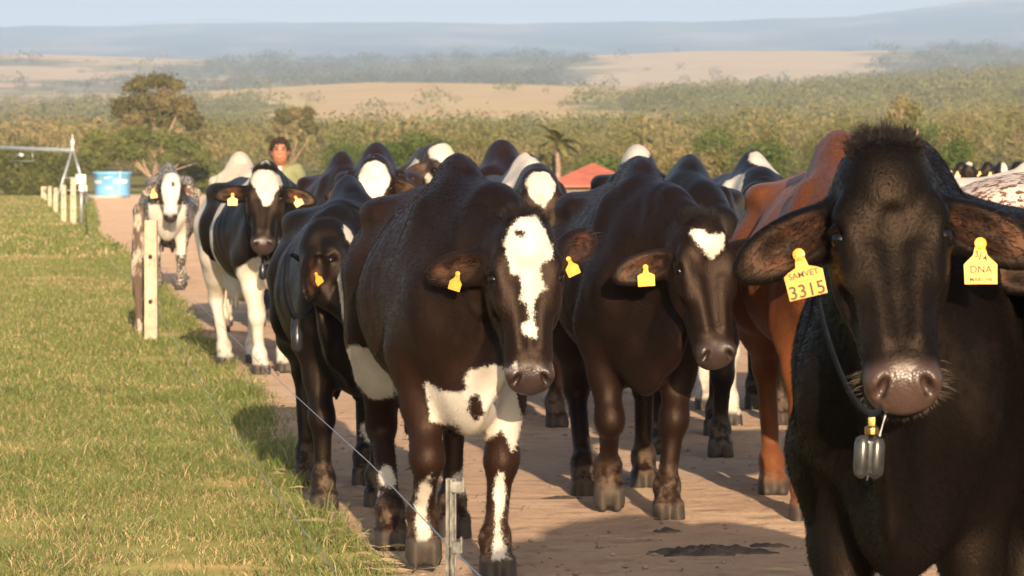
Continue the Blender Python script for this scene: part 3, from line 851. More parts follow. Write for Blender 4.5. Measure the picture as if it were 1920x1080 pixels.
def limbs(mb, base, tops, r0, r):
    base = Vector(base); fork = base + (sum((Vector(t) for t in tops), Vector()) / len(tops) - base) * .35; fork += Vector((r.normal(0, .1), 0, 0))
    mb.tube([base, base + (fork - base) * .5 + Vector((r.normal(0, .05), r.normal(0, .05), 0)), fork], [r0, r0 * .85, r0 * .72], 8)
    for t in tops:
        t = Vector(t); m = fork + (t - fork) * .5 + Vector((r.normal(0, .25), r.normal(0, .2), .12)) * (t - fork).length * .25
        mb.tube([fork, m, t], [r0 * .5, r0 * .34, r0 * .1], 6)
def tree(name, label, base, lobes, tops, count, size, leaf, bark, r0, seed, group=None, cat='tree', hollow=.55):
    r = np.random.default_rng(seed)
    root = empty(name, base); tag(root, label, cat, group)
    link('crown', crown_mesh('crown', lobes, count, size, r, hollow), root, leaf)
    if tops:
        b = MB(); limbs(b, (0, 0, 0), tops, r0, r); b.build('trunk', bark, root, True)
    return root
def at_ground(x, d):
    X = (x - 960) / FPX * d; return Vector((X, d, float(height(np.array([X]), np.array([d]))[0])))
def lobes_from(pix, d, base, depth=1.0):
    """lobes given as x, y, rx, ry seen in the photo at distance d"""
    out = []
    for x, y, rx, ry in pix:
        p = img(x, y, d) - base; s = d / FPX
        out.append(((p.x, rng.uniform(-.4, .4) * rx * s * depth, p.z), (rx * s, (rx + ry) * .5 * s * depth, ry * s)))
    return out
# gum tree with its pale limbs, left
d = 215; b0 = at_ground(287, d)
px_l = [(262, 158, 26, 16), (300, 152, 32, 17), (330, 160, 18, 12), (240, 165, 12, 8), (232, 198, 26, 18), (268, 190, 30, 22), (310, 188, 30, 24), (345, 200, 26, 26), (295, 220, 40, 22), (362, 228, 24, 22), (250, 222, 26, 14), (372, 252, 16, 14), (225, 212, 16, 10)]
tree('gum_tree', 'tall rounded gum tree with olive brown crown rising behind the flat topped acacia', b0, lobes_from(px_l, d, b0), [tuple(img(x, y, d) - b0) for x, y in ((262, 165), (305, 160), (340, 195), (240, 200), (285, 200), (355, 230))], 15000, .095, L_euc, M_bark, .22, 301, hollow=.2)
d = 200; b0 = at_ground(285, d)
px_l = [(180, 255, 22, 16), (215, 262, 34, 20), (255, 252, 40, 18), (300, 262, 44, 20), (345, 275, 40, 18), (375, 290, 24, 16), (200, 285, 36, 20), (245, 285, 40, 18), (318, 296, 30, 14), (180, 305, 26, 24), (165, 280, 18, 26)]
tree('acacia_tree', 'wide flat topped green acacia with bare pale branches below, behind the blue tank', b0, lobes_from(px_l, d, b0), [tuple(img(x, y, d) - b0) for x, y in ((215, 280), (240, 285), (265, 290), (310, 285), (345, 300), (370, 305))], 15000, .085, L_aca, M_bark, .16, 302, hollow=.25)
d = 205; b0 = at_ground(335, d)
tree('acacia_tree', 'low spreading dark green acacia beside the grey speckled cow', b0, lobes_from([(350, 320, 30, 18), (385, 312, 26, 16), (330, 345, 26, 16), (372, 345, 34, 18), (400, 335, 16, 18)], d, b0), [tuple(img(x, y, d) - b0) for x, y in ((350, 320), (385, 318), (325, 345))], 7000, .085, L_aca, M_bark, .12, 303, hollow=.3)
d = 230; b0 = at_ground(552, d)
tree('gum_tree', 'small gappy gum tree with separate brown clumps behind the herdsman', b0, lobes_from([(533, 218, 22, 18), (555, 212, 18, 14), (578, 212, 16, 14), (522, 240, 12, 12), (585, 240, 16, 14), (568, 232, 10, 9), (548, 245, 10, 10), (600, 262, 8, 8), (565, 258, 9, 8), (505, 260, 10, 9)], d, b0), [tuple(img(x, y, d) - b0) for x, y in ((533, 222), (578, 215), (588, 242), (520, 242))], 6000, .085, L_euc, M_bark, .14, 304, hollow=.2)
# hedge of dark trees on the far left
for i, (x, y, rx, d) in enumerate([(12, 290, 34, 196), (52, 278, 30, 198), (95, 288, 34, 196), (132, 300, 26, 194), (-30, 285, 36, 196), (35, 325, 30, 192), (80, 330, 28, 192)]):
    b0 = at_ground(x, d); s = d / FPX
    lb = lobes_from([(x, y + 10, rx, 26), (x - rx * .5, y + 28, rx * .6, 24), (x + rx * .5, y + 26, rx * .6, 24), (x, y + 45, rx * .9, 26)], d, b0)
    tree('hedge_tree', ['dark green hedge tree at the left edge under the pipe', 'dark rounded hedge tree with the highest crown under the pipe', 'dark hedge tree behind the row of fence posts', 'dark low hedge tree just behind the pipe tower', 'dark hedge tree cut by the left edge', 'low dark hedge shrub in front at the left', 'low dark hedge shrub near the fence posts'][i], b0, lb, [tuple(img(x + q, y + 20, d) - b0) for q in (-10, 8)], 4500, .085, L_dark, M_barkd, .10, 310 + i, 'hedge trees under the irrigation pipe', hollow=.35)
d = 190; b0 = at_ground(790, d)
tree('bush', 'bright green rounded bush standing behind the white oval faced cow', b0, lobes_from([(780, 270, 40, 24), (820, 278, 34, 22), (745, 282, 30, 20), (800, 305, 50, 26), (740, 310, 30, 20)], d, b0), [tuple(img(x, 275, d) - b0) for x in (760, 800)], 7000, .085, L_bright, M_barkd, .10, 320, cat='bush', hollow=.3)
# palm and the pale trunks
def palm(label, x, ytop, d, n, fl, seed, hx=0):
    r = np.random.default_rng(seed); b0 = at_ground(x, d); root = empty('palm_tree', b0); tag(root, label, 'palm')
    top = img(x, ytop, d) - b0; b = MB(); b.tube([(0, 0, 0), tuple(top * .5 + Vector((.05, 0, 0))), tuple(top)], [.16, .13, .12], 8); b.build('trunk', M_bark, root, True)
    V = []; Fq = []; sh = []
    for i in range(n):
        a = 2 * pi * i / n + r.normal(0, .2); up = r.uniform(.1, 1.3); prev = np.array(top); dirv = np.array([cos(a) * cos(up), sin(a) * cos(up), sin(up)])
        for s in range(7):
            nx = prev + dirv * fl / 7; dirv = dirv + np.array([0, 0, -.24]); dirv /= np.linalg.norm(dirv)
            side = np.cross(dirv, [0, 0, 1]); side /= np.linalg.norm(side) + 1e-6; w = fl * .16 * (1 - abs(s - 2.5) / 5)
            for q in (-1, 1):
                bI = len(V); V += [prev, nx, nx + side * q * w + dirv * w * .5 + np.array([0, 0, -w * .4]), prev + side * q * w + dirv * w * .3 + np.array([0, 0, -w * .4])]; Fq.append([bI, bI + 1, bI + 2, bI + 3]); sh += [r.uniform()] * 4
            prev = nx
    me = mesh_np('crown', V, Fq, False); attr(me, 'shade', sh); attr(me, 'dry', np.array(sh) * .7); link('crown', me, root, L_olive)
palm('feathery palm with a pale trunk above the red roof', 1045, 268, 175, 15, 1.5, 331)
palm('slender young palm standing tall above the dark cow with the white peak', 1206, 262, 185, 9, 1.1, 332)
# the belt of olive trees beyond the herd, one by one
belt = []
r = np.random.default_rng(77)
for row, (d0, y_of, cnt, hh) in enumerate([(178, [290, 290, 280, 268, 258], 15, 28), (215, [262, 264, 252, 240, 222], 18, 32), (260, [256, 254, 238, 222, 200], 20, 30)]):
    for i in range(cnt):
        x = 600 + (1960 - 600) * (i + r.uniform(.1, .9)) / cnt; y = np.interp(x, [600, 900, 1250, 1600, 1920], y_of) + r.uniform(-8, 8)
        if row == 0 and x < 840: continue
        belt.append((x, y, r.uniform(34, 66), d0 * r.uniform(.96, 1.05), hh))
for i, (x, y, rx, d, hh) in enumerate(belt):
    b0 = at_ground(x, d); s = d / FPX
    lb = lobes_from([(x, y + hh * .6, rx * .75, hh * .8), (x - rx * .5, y + hh, rx * .5, hh * .75), (x + rx * .5, y + hh * .9, rx * .5, hh * .75), (x - rx * .2, y + hh * 1.8, rx * .8, hh), (x + rx * .3, y + hh * 2.2, rx * .8, hh)], d, b0)
    lf = [L_olive, L_olive, L_bright, L_pale][int(r.integers(0, 4))] if d < 240 else [L_olive, L_pale][int(r.integers(0, 2))]
    tree('olive_tree', 'bushy olive green tree in the belt of trees beyond the herd', b0, lb, [tuple(img(x + q, y + 12, d) - b0) for q in (-14, 10)], 2300, .095, lf, M_bark if r.uniform() < .5 else M_barkd, .09, 400 + i, 'trees in the belt beyond the herd', hollow=.3)
for i, (x, y0, y1, d) in enumerate([(1690, 205, 262, 172), (1718, 240, 262, 171)]):
    b0 = at_ground(x, d); root = empty('bare_tree', b0); tag(root, ['tall bare pale trunk at the belt of trees above the shaggy poll', 'short bare pale trunk right of the taller one'][i], 'tree')
    t = img(x, y0, d) - b0; b = MB(); b.tube([(0, 0, 0), tuple(t * .6 + Vector((.06, 0, 0))), tuple(t)], [.17, .14, .09], 8)
    b.build('trunk', M_bark, root, True)
    if i == 0: link('crown', crown_mesh('crown', lobes_from([(1692, 196, 20, 22), (1676, 214, 16, 20), (1712, 212, 18, 22), (1690, 235, 20, 16)], d, b0), 1500, .09, np.random.default_rng(5), .3), root, L_pale)
# far woods that read as one mass: all the bush on the slopes across the valley
def woods(name, n, y0, y1, x0, x1, seed, size, leaf, lf, need=.42, per=34, sz_pow=0):
    r = np.random.default_rng(seed); Vs, Fs, sh, dr = [], [], [], []; off = 0; got = 0; tries = 0
    while got < n and tries < n * 8:
        tries += 1
        d = (y0 ** .5 + (y1 ** .5 - y0 ** .5) * r.uniform()) ** 2; x = r.uniform(x0, x1); X = (x - 960) / FPX * d
        w = wood_at(X, d)
        if r.uniform() > np.clip((w - need) * 4 + .04, .025, 1): continue
        got += 1
        z = float(height(np.array([X]), np.array([d]))[0]); h = size * (.45 + 1.1 * r.uniform() ** 1.6); wd_ = h * r.uniform(.8, 1.4)
        lob = [((0, 0, h * .62), (wd_ * .55, wd_ * .55, h * .42)), ((wd_ * .35, 0, h * .45), (wd_ * .4, wd_ * .4, h * .35)), ((-wd_ * .35, .1, h * .42), (wd_ * .42, wd_ * .4, h * .34))]
        C, Nn, L = lobes_leaves(lob, per, lf, r, .5); C = C + np.array([X, d, z]); tone = float(np.clip(.5 + .55 * fnoise(np.array([X / 45.]), np.array([d / 90.]), 71)[0] + r.normal(0, .18), 0, 1))
        V, Fq = leaf_quads(C, Nn, lf * h / size * np.ones(len(C)), r)
        Vs.append(V); Fs.append(Fq + off); off += len(V); sh.append(np.repeat(np.clip(tone * .7 + r.uniform(0, .4, len(C)), 0, 1), 4)); dr.append(np.full(len(V), np.clip(.3 + .7 * fnoise(np.array([X / 70. + 9]), np.array([d / 140.]), 73)[0] + r.normal(0, .2), 0, 1)))
    me = mesh_np(name, np.concatenate(Vs), np.concatenate(Fs), False); attr(me, 'shade', np.concatenate(sh)); attr(me, 'dry', np.concatenate(dr))
    tag(link(name, me, None, leaf), kind='stuff')
woods('near_woods', 1000, 265, 480, -250, 2500, 504, 3.2, L_olive, .15, .22, 260)
woods('valley_woods', 2200, 470, 1000, -250, 2500, 501, 3.2, L_pale, .22, .34, 130)
woods('slope_woods', 1900, 950, 1680, -250, 2500, 502, 4.6, L_pale, .40, .46, 110)
woods('hill_woods', 1800, 2300, 3750, -250, 2400, 503, 8, L_far, .8, .50, 80)

# ---------------------------------------------------------------- fence, pipe, tank, roof, herdsman
M_conc = simple('concrete_post', (.50, .40, .27), .85, noise=(.22, 12), bump=.25)
M_wood = NT('weathered_wood'); _k = M_wood; _c = _k.coord('Object', (1, 1, .12))
_n = _k.noise(40, _c, 5, .6); _k.set(Base_Color=_k.mix(_k.step(_k.noise(9, _k.coord('Object', (1, 1, .4)), 4, .7), .48, .62), _k.mix(_n, (.055, .035, .025), (.15, .095, .06)), (.46, .38, .28)), Roughness=.9); _k.bump(_n, .6, .01); M_wood = _k.m
M_wire = simple('galvanised_wire', (.42, .42, .40), .35, .8)
M_pipe = simple('galvanised_pipe', (.52, .53, .53), .4, .55, noise=(.15, 4))
M_white = simple('white_paint', (.72, .70, .64), .5)
M_roofr = simple('red_roof', (.46, .13, .075), .7, noise=(.15, 3))
def concrete_post(label, p, h, w=.10, lean=0):
    root = empty('fence_post', p); tag(root, label, 'post', 'concrete posts of the track fence')
    b = MB(); b.box((0, 0, h / 2 - .02), (w, w, h + .04), Matrix.Rotation(lean, 3, 'Y'), .93); b.build('shaft', M_conc, root, False, .008)
    if h < 1.0 or w > .11:
        for z in (.33, .69):
            b = MB(); b.lathe([(.012, 0), (.016, .004), (.016, .03), (.008, .036)], (0, -w / 2 - .004, z), 10, Matrix.Rotation(R(90), 3, 'X')); b.build('insulator', M_boxdark, root, True)
    return root
P1 = gnd(284, 641); concrete_post('pale square concrete post, nearest of the row, with two dark insulators', P1, .98, .105)
P2 = gnd(260, 626); root = empty('wooden_post', P2); tag(root, 'rough dark wooden post with peeling bark beside the concrete post', 'post')
r = np.random.default_rng(9); b = MB(); n = 14; V = []; Fq = []
for i in range(13):
    z = 1.09 * i / 12
    for j in range(n):
        a = 2 * pi * j / n; rr = .050 * (1 + .16 * sin(3 * a + i * .4) + .10 * r.normal()) * (1 - .10 * z)
        V.append((rr * cos(a) + .012 * sin(i * .7), rr * sin(a), z - .02 + (.025 * r.normal() if i == 12 else 0)))
for i in range(12):
    for j in range(n): q = (j + 1) % n; Fq.append((i * n + j, i * n + q, (i + 1) * n + q, (i + 1) * n + j))
Fq.append(tuple(12 * n + j for j in range(n))); b.raw(V, Fq); b.build('shaft', M_wood, root, True)
posts = [(138, 421, 335, 'tall concrete post with a white box mounted beside it'), (120, 417, 347, 'concrete post just left of the tallest far post'), (105, 400, 352, 'concrete post, third of the far row'), (94, 387, 349, 'concrete post, fourth of the far row'), (85, 376, 350, 'small concrete post near the far end of the fence'), (80, 372, 350, 'last concrete post at the far end of the fence')]
PP = []
for x, yb, yt, l in posts:
    p = gnd(x, yb); h = (yb - yt) * p.y / FPX; PP.append(p); concrete_post(l, p, h, .14 if x == 138 else .13)
# steel stake in front
ST = Vector((-.118, 7.2, 0)); root = empty('steel_stake', ST); tag(root, 'short grey steel stake with a wire clip, right in front of the long blazed cow', 'stake')
b = MB(); hh = .80
b.box((0, -.004, hh / 2 - .05), (.0045, .020, hh + .1)); b.box((0, .008, hh / 2 - .05), (.019, .004, hh + .1)); b.box((.0085, -.001, hh / 2 - .05), (.003, .014, hh + .1)); b.box((-.0085, -.001, hh / 2 - .05), (.003, .014, hh + .1))
b.build('shaft', M_steel, root, False, .0006)
for z, wdt in ((.785, .026), (.668, .018)):
    b = MB(); b.box((.012, -.008, z), (wdt, .014, .020)); b.box((.012 + wdt * .45, -.012, z + .005), (.004, .022, .030)); b.box((.012, -.016, z - .008), (wdt, .004, .006)); b.build('wire_clip', M_steel, root, False, .0008)
# two wires along the fence
far_p = [PP[0], PP[2], PP[4]]
for z, lab_ in ((.69, 'thin upper fence wire running from the stake to the posts'), (.33, 'thin lower fence wire sagging over the grass verge')):
    pts = [ST + Vector((-.3 * -.13 + .0, -3.0, z)) + Vector((.3, 0, 0)), ST + Vector((0, -.02, z - (.022 if z > .5 else 0)))]
    for a, c_ in ((ST, P1), (P1, PP[0]), (PP[0], PP[2]), (PP[2], PP[4])):
        for i in range(1, 13):
            t = i / 12; q = a.lerp(c_, t); pts.append(Vector((q.x + (0.0 if c_ is not P1 else .03 * t), q.y - .055 * t, z - (.10 if z < .5 else .035) * 4 * t * (1 - t) * min(1, (c_ - a).length / 25))))
    b = MB(); b.tube(pts, .0013, 5); o = b.build('fence_wire', M_wire, None, True); tag(o, lab_, 'wire')
p = gnd(163, 440); b = MB(); t = img(158, 345, p.y) - p; b.tube([(0, 0, -.02), tuple(t)], [.012, .012], 6); o = b.build('thin_stake', M_boxdark, None, True); o.location = p; tag(o, 'thin dark leaning rod in the grass by the far posts', 'stake')
# white box on its post
p = img(152, 336, 93.0); root = empty('control_box', p); tag(root, 'small white electric box hung beside the tall far post', 'control box')
b = MB(); b.box((0, 0, 0), (.25, .16, .24)); b.build('case', M_white, root, False, .015)
b = MB(); b.box((0, -.085, .0), (.15, .012, .10)); b.build('door', simple('grey_panel', (.5, .5, .48), .5), root, False, .003)
b = MB(); b.box((.05, 0, -.22), (.20, .12, .16)); b.build('meter', M_white, root, False, .02)
b = MB(); b.tube([(0, .02, -.12), (0, .02, -float(p.z))], .03, 8); b.build('stand', M_pipe, root, True)
# centre pivot: tower and pipe
d = 150.0; A0 = img(136, 283, d); root = empty('irrigation_pivot', (A0.x, d, 0)); tag(root, 'galvanised irrigation pipe on a triangular tower, coming in from the left', 'irrigation pipe')
top = A0 - Vector((A0.x, d, 0))
b = MB()
for sx, sy in ((-.62, -.5), (.62, -.5), (-.62, .5), (.62, .5)): b.tube([(sx, sy, 0), (top.x + sx * .06, 0, top.z)], .038, 6)
for z in (.5, 1.0): 
    f = 1 - z / top.z * .94; q = .62 * f; qq = .5 * f
    b.tube([(-q, -qq, z), (q, -qq, z)], .022, 5); b.tube([(-q, qq, z), (q, qq, z)], .022, 5)
b.build('tower', M_pipe, root, True)
far_end = img(-260, 250, d + 30) - Vector((A0.x, d, 0)); e1 = img(0, 277, d + 8) - Vector((A0.x, d, 0))
b = MB(); b.tube([top + Vector((.02, 0, .02)), tuple(e1), tuple(far_end)], .085, 10); b.build('pipe', M_pipe, root, True)
b = MB(); b.lathe([(.04, 0), (.05, .05), (.05, .22), (.085, .24), (.085, .40), (.03, .44), (.015, .66), (.002, .68)], tuple(top), 12); b.build('riser', M_white, root, True)
b = MB(); h1 = img(18, 302, d + 6) - Vector((A0.x, d, 0)); h2 = img(62, 302, d + 4) - Vector((A0.x, d, 0)); t1 = img(40, 285, d + 5) - Vector((A0.x, d, 0))
b.tube([h1, h2], .016, 5); b.tube([h1, t1], .016, 5); b.tube([h2, img(60, 285, d + 4) - Vector((A0.x, d, 0))], .016, 5); b.build('truss', M_pipe, root, True)
b = MB(); b.lathe([(.02, 0), (.09, .03), (.11, .10), (.06, .14)], tuple(t1 + Vector((0, 0, -.2))), 12); b.build('sprinkler', M_white, root, True)
# blue tank
d = 176.0; s = d / FPX; p = Vector(((211 - 960) * s, d, 0)); root = empty('water_tank', p); tag(root, 'sky blue water tank with rows of white lettering beside the track', 'tank')
M_blue = simple('blue_tank', (.20, .46, .70), .45, noise=(.10, 3))
zt = CAM_H + (315 - 322) * s * 1.0; rT = 36 * s
b = MB(); b.lathe([(rT * .90, 0.0), (rT * .90, .12), (rT * .97, zt - .12), (rT * 1.02, zt - .10), (rT * 1.02, zt), (rT * .95, zt), (rT * .93, zt - .05)], n=40); b.build('shell', M_blue, root, True)
for yy, x0, x1, hgt in ((341, -34, -18, 6), (340, 6, 30, 7), (352, -10, 4, 3), (333, -12, 0, 2)):
    # painted bars where the unreadable lettering is, laid on the curve of the shell
    n = 8; V = []; z = CAM_H + (315 - yy) * s
    for i in range(n + 1):
        xx = (x0 + (x1 - x0) * i / n) * s
        for q in (-1, 1):
            zz = z + q * hgt / 2 * s; rad_ = np.interp(zz, [.12, zt - .12], [rT * .90, rT * .97]) + .006
            V.append((xx, -math.sqrt(max(rad_ ** 2 - xx ** 2, .0001)), zz))
    b = MB(); b.raw(V, [(2 * i, 2 * i + 2, 2 * i + 3, 2 * i + 1) for i in range(n)]); b.build('painted_band', M_white, root)
b = MB(); b.tube([(18 * s, -rT * .9, zt + .04), (18 * s, -rT * 1.0, zt * .5), (16 * s, -rT * .97, .05)], .022, 6); b.build('inlet_pipe', M_white, root, True)
d = 170.0; s = d / FPX; p = Vector(((200 - 960) * s, d, 0)); b = MB(); b.lathe([(.85, 0), (.88, .14), (.84, .16), (.80, .05)], n=30); o = b.build('drinking_trough', simple('trough_concrete', (.45, .42, .37), .7), None, True); o.location = p; tag(o, 'low round pale drinking trough at the foot of the blue tank', 'trough')
# little hut with the red hipped roof
d = 96.0; s = d / FPX; ap = img(1112, 306, d); ev = img(1048, 347, d); root = empty('red_roofed_hut', (ap.x, d, 0)); tag(root, 'low hut with a terracotta hipped roof seen between the cows', 'hut')
w = 92 * s * 1.0; hz, he = ap.z, ev.z
b = MB(); V = [(-w, -w, he), (w, -w, he), (w, w, he), (-w, w, he), (-.05, 0, hz), (.05, 0, hz), (-w, -w, he - .05), (w, -w, he - .05), (w, w, he - .05), (-w, w, he - .05)]
b.raw(V, [(0, 1, 5, 4), (1, 2, 5), (2, 3, 4, 5), (3, 0, 4), (0, 6, 7, 1), (1, 7, 8, 2), (2, 8, 9, 3), (3, 9, 6, 0), (6, 9, 8, 7)]); b.build('roof', M_roofr, root)
b = MB(); b.box((0, 0, (he - .05) / 2 - .002), (w * 1.6, w * 1.6, he - .054)); b.build('wall', simple('hut_wall', (.20, .15, .11), .9), root)
# dung and clods on the track
M_dung = simple('dung', (.085, .058, .038), .75, noise=(.5, 25), bump=.8)
def clod(label, p, rad, n, hgt, seed, group=None):
    r = np.random.default_rng(seed); N = 90; ringn = 12; V = [(0, 0, hgt)]; Fq = []
    for i in range(1, ringn + 1):
        for j in range(N):
            a = 2 * pi * j / N; f = i / ringn; q = rad * f * (1 + .35 * float(vnoise(np.array([cos(a) * 1.7 + 5 + seed]), np.array([sin(a) * 1.7 + 5]), seed)[0]) + .28 * float(vnoise(np.array([cos(a) * 5 + 9]), np.array([sin(a) * 5 + 9]), seed + 2)[0]) + .12 * float(vnoise(np.array([cos(a) * 13 + 9]), np.array([sin(a) * 13 + 9]), seed + 3)[0]))
            V.append((q * cos(a) * 1.5, q * sin(a), hgt * (1 - f ** 2.5) * (.25 + 1.1 * abs(float(vnoise(np.array([q * cos(a) * 30 + 40.]), np.array([q * sin(a) * 30 + 40.]), seed + 5)[0])) + .4 * r.uniform()) + .012 - (.02 if i == ringn else 0)))
    for j in range(N): Fq.append((0, 1 + j, 1 + (j + 1) % N))
    for i in range(ringn - 1):
        for j in range(N): Fq.append((1 + i * N + j, 1 + (i + 1) * N + j, 1 + (i + 1) * N + (j + 1) % N, 1 + i * N + (j + 1) % N))
    b = MB(); b.raw(V, Fq); o = b.build('dung_pat', M_dung, None, True); o.location = p; tag(o, label, 'dung pat', group)
clod('wide dark trampled dung pat on the track, in the shade near the bottom edge', gnd(1325, 1043), .13, 0, .022, 3)
clod('small dark dung lump left of the wide pat', gnd(1248, 1004), .035, 0, .015, 4)
clod('thin crumbly dung smear right of the wide pat, beside the near cow', gnd(1438, 1030), .05, 0, .010, 6)
clod('flat dung smear behind the lowered white star cow', gnd(1060, 942), .06, 0, .012, 5)

# herdsman
def herdsman(label, p, rz):
    root = empty('person', p, rz, .97); tag(root, label, 'person')
    xs = axis(-.32, .32, -.2, .2, .010, .014); ysx = axis(-.45, .45, -.3, .3, .010, .014); zs = axis(-.03, 1.85, 1.4, 1.8, .008, .014)
    # body: x forward, y left
    F = Field(xs, ysx, zs)
    hd = np.array([.045, 0, 1.60])
    F.ell(hd, (.095, .075, .118), .02); F.ell((.065, 0, 1.545), (.065, .058, .065), .03); F.ell((.138, 0, 1.590), (.022, .014, .022), .015); F.ell((.128, 0, 1.545), (.018, .026, .010), .01)
    for y in (-1, 1):
        F.ell((.115, y * .03, 1.637), (.018, .022, .010), .012); F.ell((.131, y * .031, 1.618), (.012, .016, .010), .008, cut=True); F.ell((.03, y * .080, 1.595), (.022, .010, .032), .008)
        F.cone((0, y * .17, 1.42), (-.01, y * .225, 1.15), .052, .043, .03); F.cone((-.01, y * .225, 1.15), (.10, y * .21, .93), .042, .029, .02)
        F.ell((.125, y * .205, .885), (.026, .016, .045), .015)
        for q in range(4): F.cone((.135 + .006 * q, y * (.185 + .014 * q), .85), (.125 - .004 * q + .01, y * (.185 + .013 * q), .79 + .006 * abs(q - 1.5)), .0085, .007, .006)
        F.cone((.14, y * .185, .895), (.165, y * .172, .845), .010, .008, .008)
        F.cone((0, y * .09, .92), (.01, y * .10, .50), .078, .055, .04); F.cone((.01, y * .10, .50), (-.02, y * .10, .09), .052, .036, .03); F.ell((.05, y * .10, .045), (.125, .045, .045), .02)
    F.cone((-.01, 0, 1.40), (.02, 0, 1.58), .062, .055, .04); F.ell((0, 0, 1.25), (.10, .165, .20), .06); F.ell((0, 0, 1.02), (.095, .15, .15), .08)
    V, Q = surface_nets(F); link('body', mesh_np('body', V, Q), root, simple('tanned_skin', (.40, .165, .085), .55, noise=(.12, 9)))
    for y in (-1, 1):
        b = MB(); b.box((hd[0] + .088, y * .032, hd[2] + .022), (.012, .026, .010)); b.build('eye', M_eye, root, False, .002)
        b = MB(); b.box((hd[0] + .094, y * .033, hd[2] + .044), (.012, .036, .009)); b.build('eyebrow', M_hairblack, root, False, .002)
    b = MB(); b.box((hd[0] + .098, 0, hd[2] - .055), (.010, .045, .007)); b.build('mouth', simple('lips', (.22, .075, .05), .6), root, False, .002)
    F = Field(xs, ysx, axis(.8, 1.6, 1.0, 1.5, .010, .014))
    F.ell((0, 0, 1.25), (.118, .185, .21), .06); F.ell((.0, 0, 1.03), (.115, .168, .15), .08); F.cone((-.01, -.15, 1.40), (-.01, .15, 1.40), .075, .075, .05)
    for y in (-1, 1): F.cone((0, y * .165, 1.42), (-.01, y * .232, 1.15), .070, .058, .04); F.cone((-.01, y * .232, 1.15), (.07, y * .215, .99), .058, .048, .02)
    F.ell((.055, 0, 1.50), (.065, .055, .05), .02, cut=True); F.ell((.0, 0, 1.53), (.08, .068, .05), .02, cut=True)
    V, Q = surface_nets(F); V[:, 1] += .006 * np.sin(V[:, 2] * 38 + V[:, 0] * 22); V[:, 0] += .006 * np.sin(V[:, 2] * 29 + V[:, 1] * 30)
    sh = link('shirt', mesh_np('shirt', V, Q), root, simple('olive_shirt', (.20, .20, .095), .85, noise=(.15, 8)))
    b = MB(); b.box((.118, 0, 1.44), (.012, .030, .040)); b.build('shirt_button_band', M_white, sh, False, .002); b = MB(); b.box((.122, .085, 1.29), (.006, .055, .022)); b.build('shirt_print', M_white, sh, False, .002)
    F = Field(xs, ysx, axis(.02, 1.02, .3, .9, .012, .014))
    F.ell((0, 0, .93), (.118, .168, .10), .05)
    for y in (-1, 1): F.cone((0, y * .092, .90), (.01, y * .10, .50), .095, .072, .05); F.cone((.01, y * .10, .50), (-.015, y * .10, .10), .07, .06, .03)
    V, Q = surface_nets(F); link('trousers', mesh_np('trousers', V, Q), root, simple('dark_trousers', (.03, .035, .05), .85))
    r = np.random.default_rng(4); N = 1500; dd = r.normal(0, 1, (N, 3)); dd /= np.linalg.norm(dd, axis=1, keepdims=True); ok = (dd[:, 2] > .15) | ((dd[:, 0] < -.1) & (dd[:, 2] > -.5)); dd = dd[ok]
    dd = dd[~((dd[:, 0] > .55) & (dd[:, 2] < .55))]
    Rt = hd + dd * np.array([.104, .086, .128])
    F = Field(axis(-.12, .18, -.1, .1, .006, .01), axis(-.14, .14, -.1, .1, .006, .01), axis(1.4, 1.8, 1.5, 1.75, .006, .01))
    F.ell(hd + np.array([-.016, 0, .018]), (.098, .082, .112), .02)
    for q in range(60):
        a_, e_ = r.uniform(0, 2 * pi), r.uniform(-.2, 1.3); n_ = np.array([cos(a_) * cos(e_), sin(a_) * cos(e_), sin(e_)])
        if n_[0] > .6 and n_[2] < .6: continue
        F.ell(hd + np.array([-.012, 0, .03]) + n_ * np.array([.094, .078, .102]), (.016, .016, .016), .012)
    F.ell(hd + np.array([.10, 0, -.045]), (.075, .10, .095), .012, cut=True)
    V, Q = surface_nets(F); link('hair_cap', mesh_np('hair_cap', V, Q), root, simple('dark_curls', (.030, .017, .010), .7, noise=(.5, 60), bump=.4))
    strands('hair', Rt, dd + r.normal(0, .5, dd.shape), r.uniform(.03, .05, len(dd)), hair_mat('curly_hair', (.035, .02, .012), (.10, .055, .03)), root, .3, 2.2, 7, .0028)
herdsman('herdsman in an olive green long sleeved shirt looking down, walking behind the cows', Vector(((525 - 960) / FPX * 35.0, 35.0, 0)), R(-90 + 4))

# clods, pebbles and bits of straw trodden into the track
r = np.random.default_rng(15); N = 2600
cy = 10 + 30 * r.uniform(0, 1, N) ** 1.7; cx = edge(cy) + .05 + r.uniform(0, 1, N) * (.1375 * cy + .6 - edge(cy)); cs = .004 + .012 * r.uniform(0, 1, N) ** 3
O8 = np.array([(1, 0, 0), (0, 1, 0), (-1, 0, 0), (0, -1, 0), (0, 0, 1), (0, 0, -1)], float)
T8 = np.array([(0, 1, 4), (1, 2, 4), (2, 3, 4), (3, 0, 4), (1, 0, 5), (2, 1, 5), (3, 2, 5), (0, 3, 5)])
V = O8[None] * (cs[:, None, None] * r.uniform(.5, 1.5, (N, 6, 1))) * np.array([1.2, 1.2, .7]); V += np.stack([cx, cy, .016 + cs * .2], 1)[:, None]
me = mesh_np('dirt_clods', V.reshape(-1, 3), (np.arange(N)[:, None, None] * 6 + T8).reshape(-1, 3), False)
kc = NT('clod_dirt'); kc.set(Base_Color=kc.mix(kc.noise(3, kc.coord(), 3), (.14, .09, .06), (.46, .33, .24)), Roughness=.95); tag(link('dirt_clods', me, None, kc.m), kind='stuff')
N = 420; cy = 10 + 26 * r.uniform(0, 1, N) ** 1.6; cx = edge(cy) - .1 + r.exponential(.5, N); a = r.uniform(0, pi, N); l = r.uniform(.02, .09, N); w = r.uniform(.0012, .0025, N)
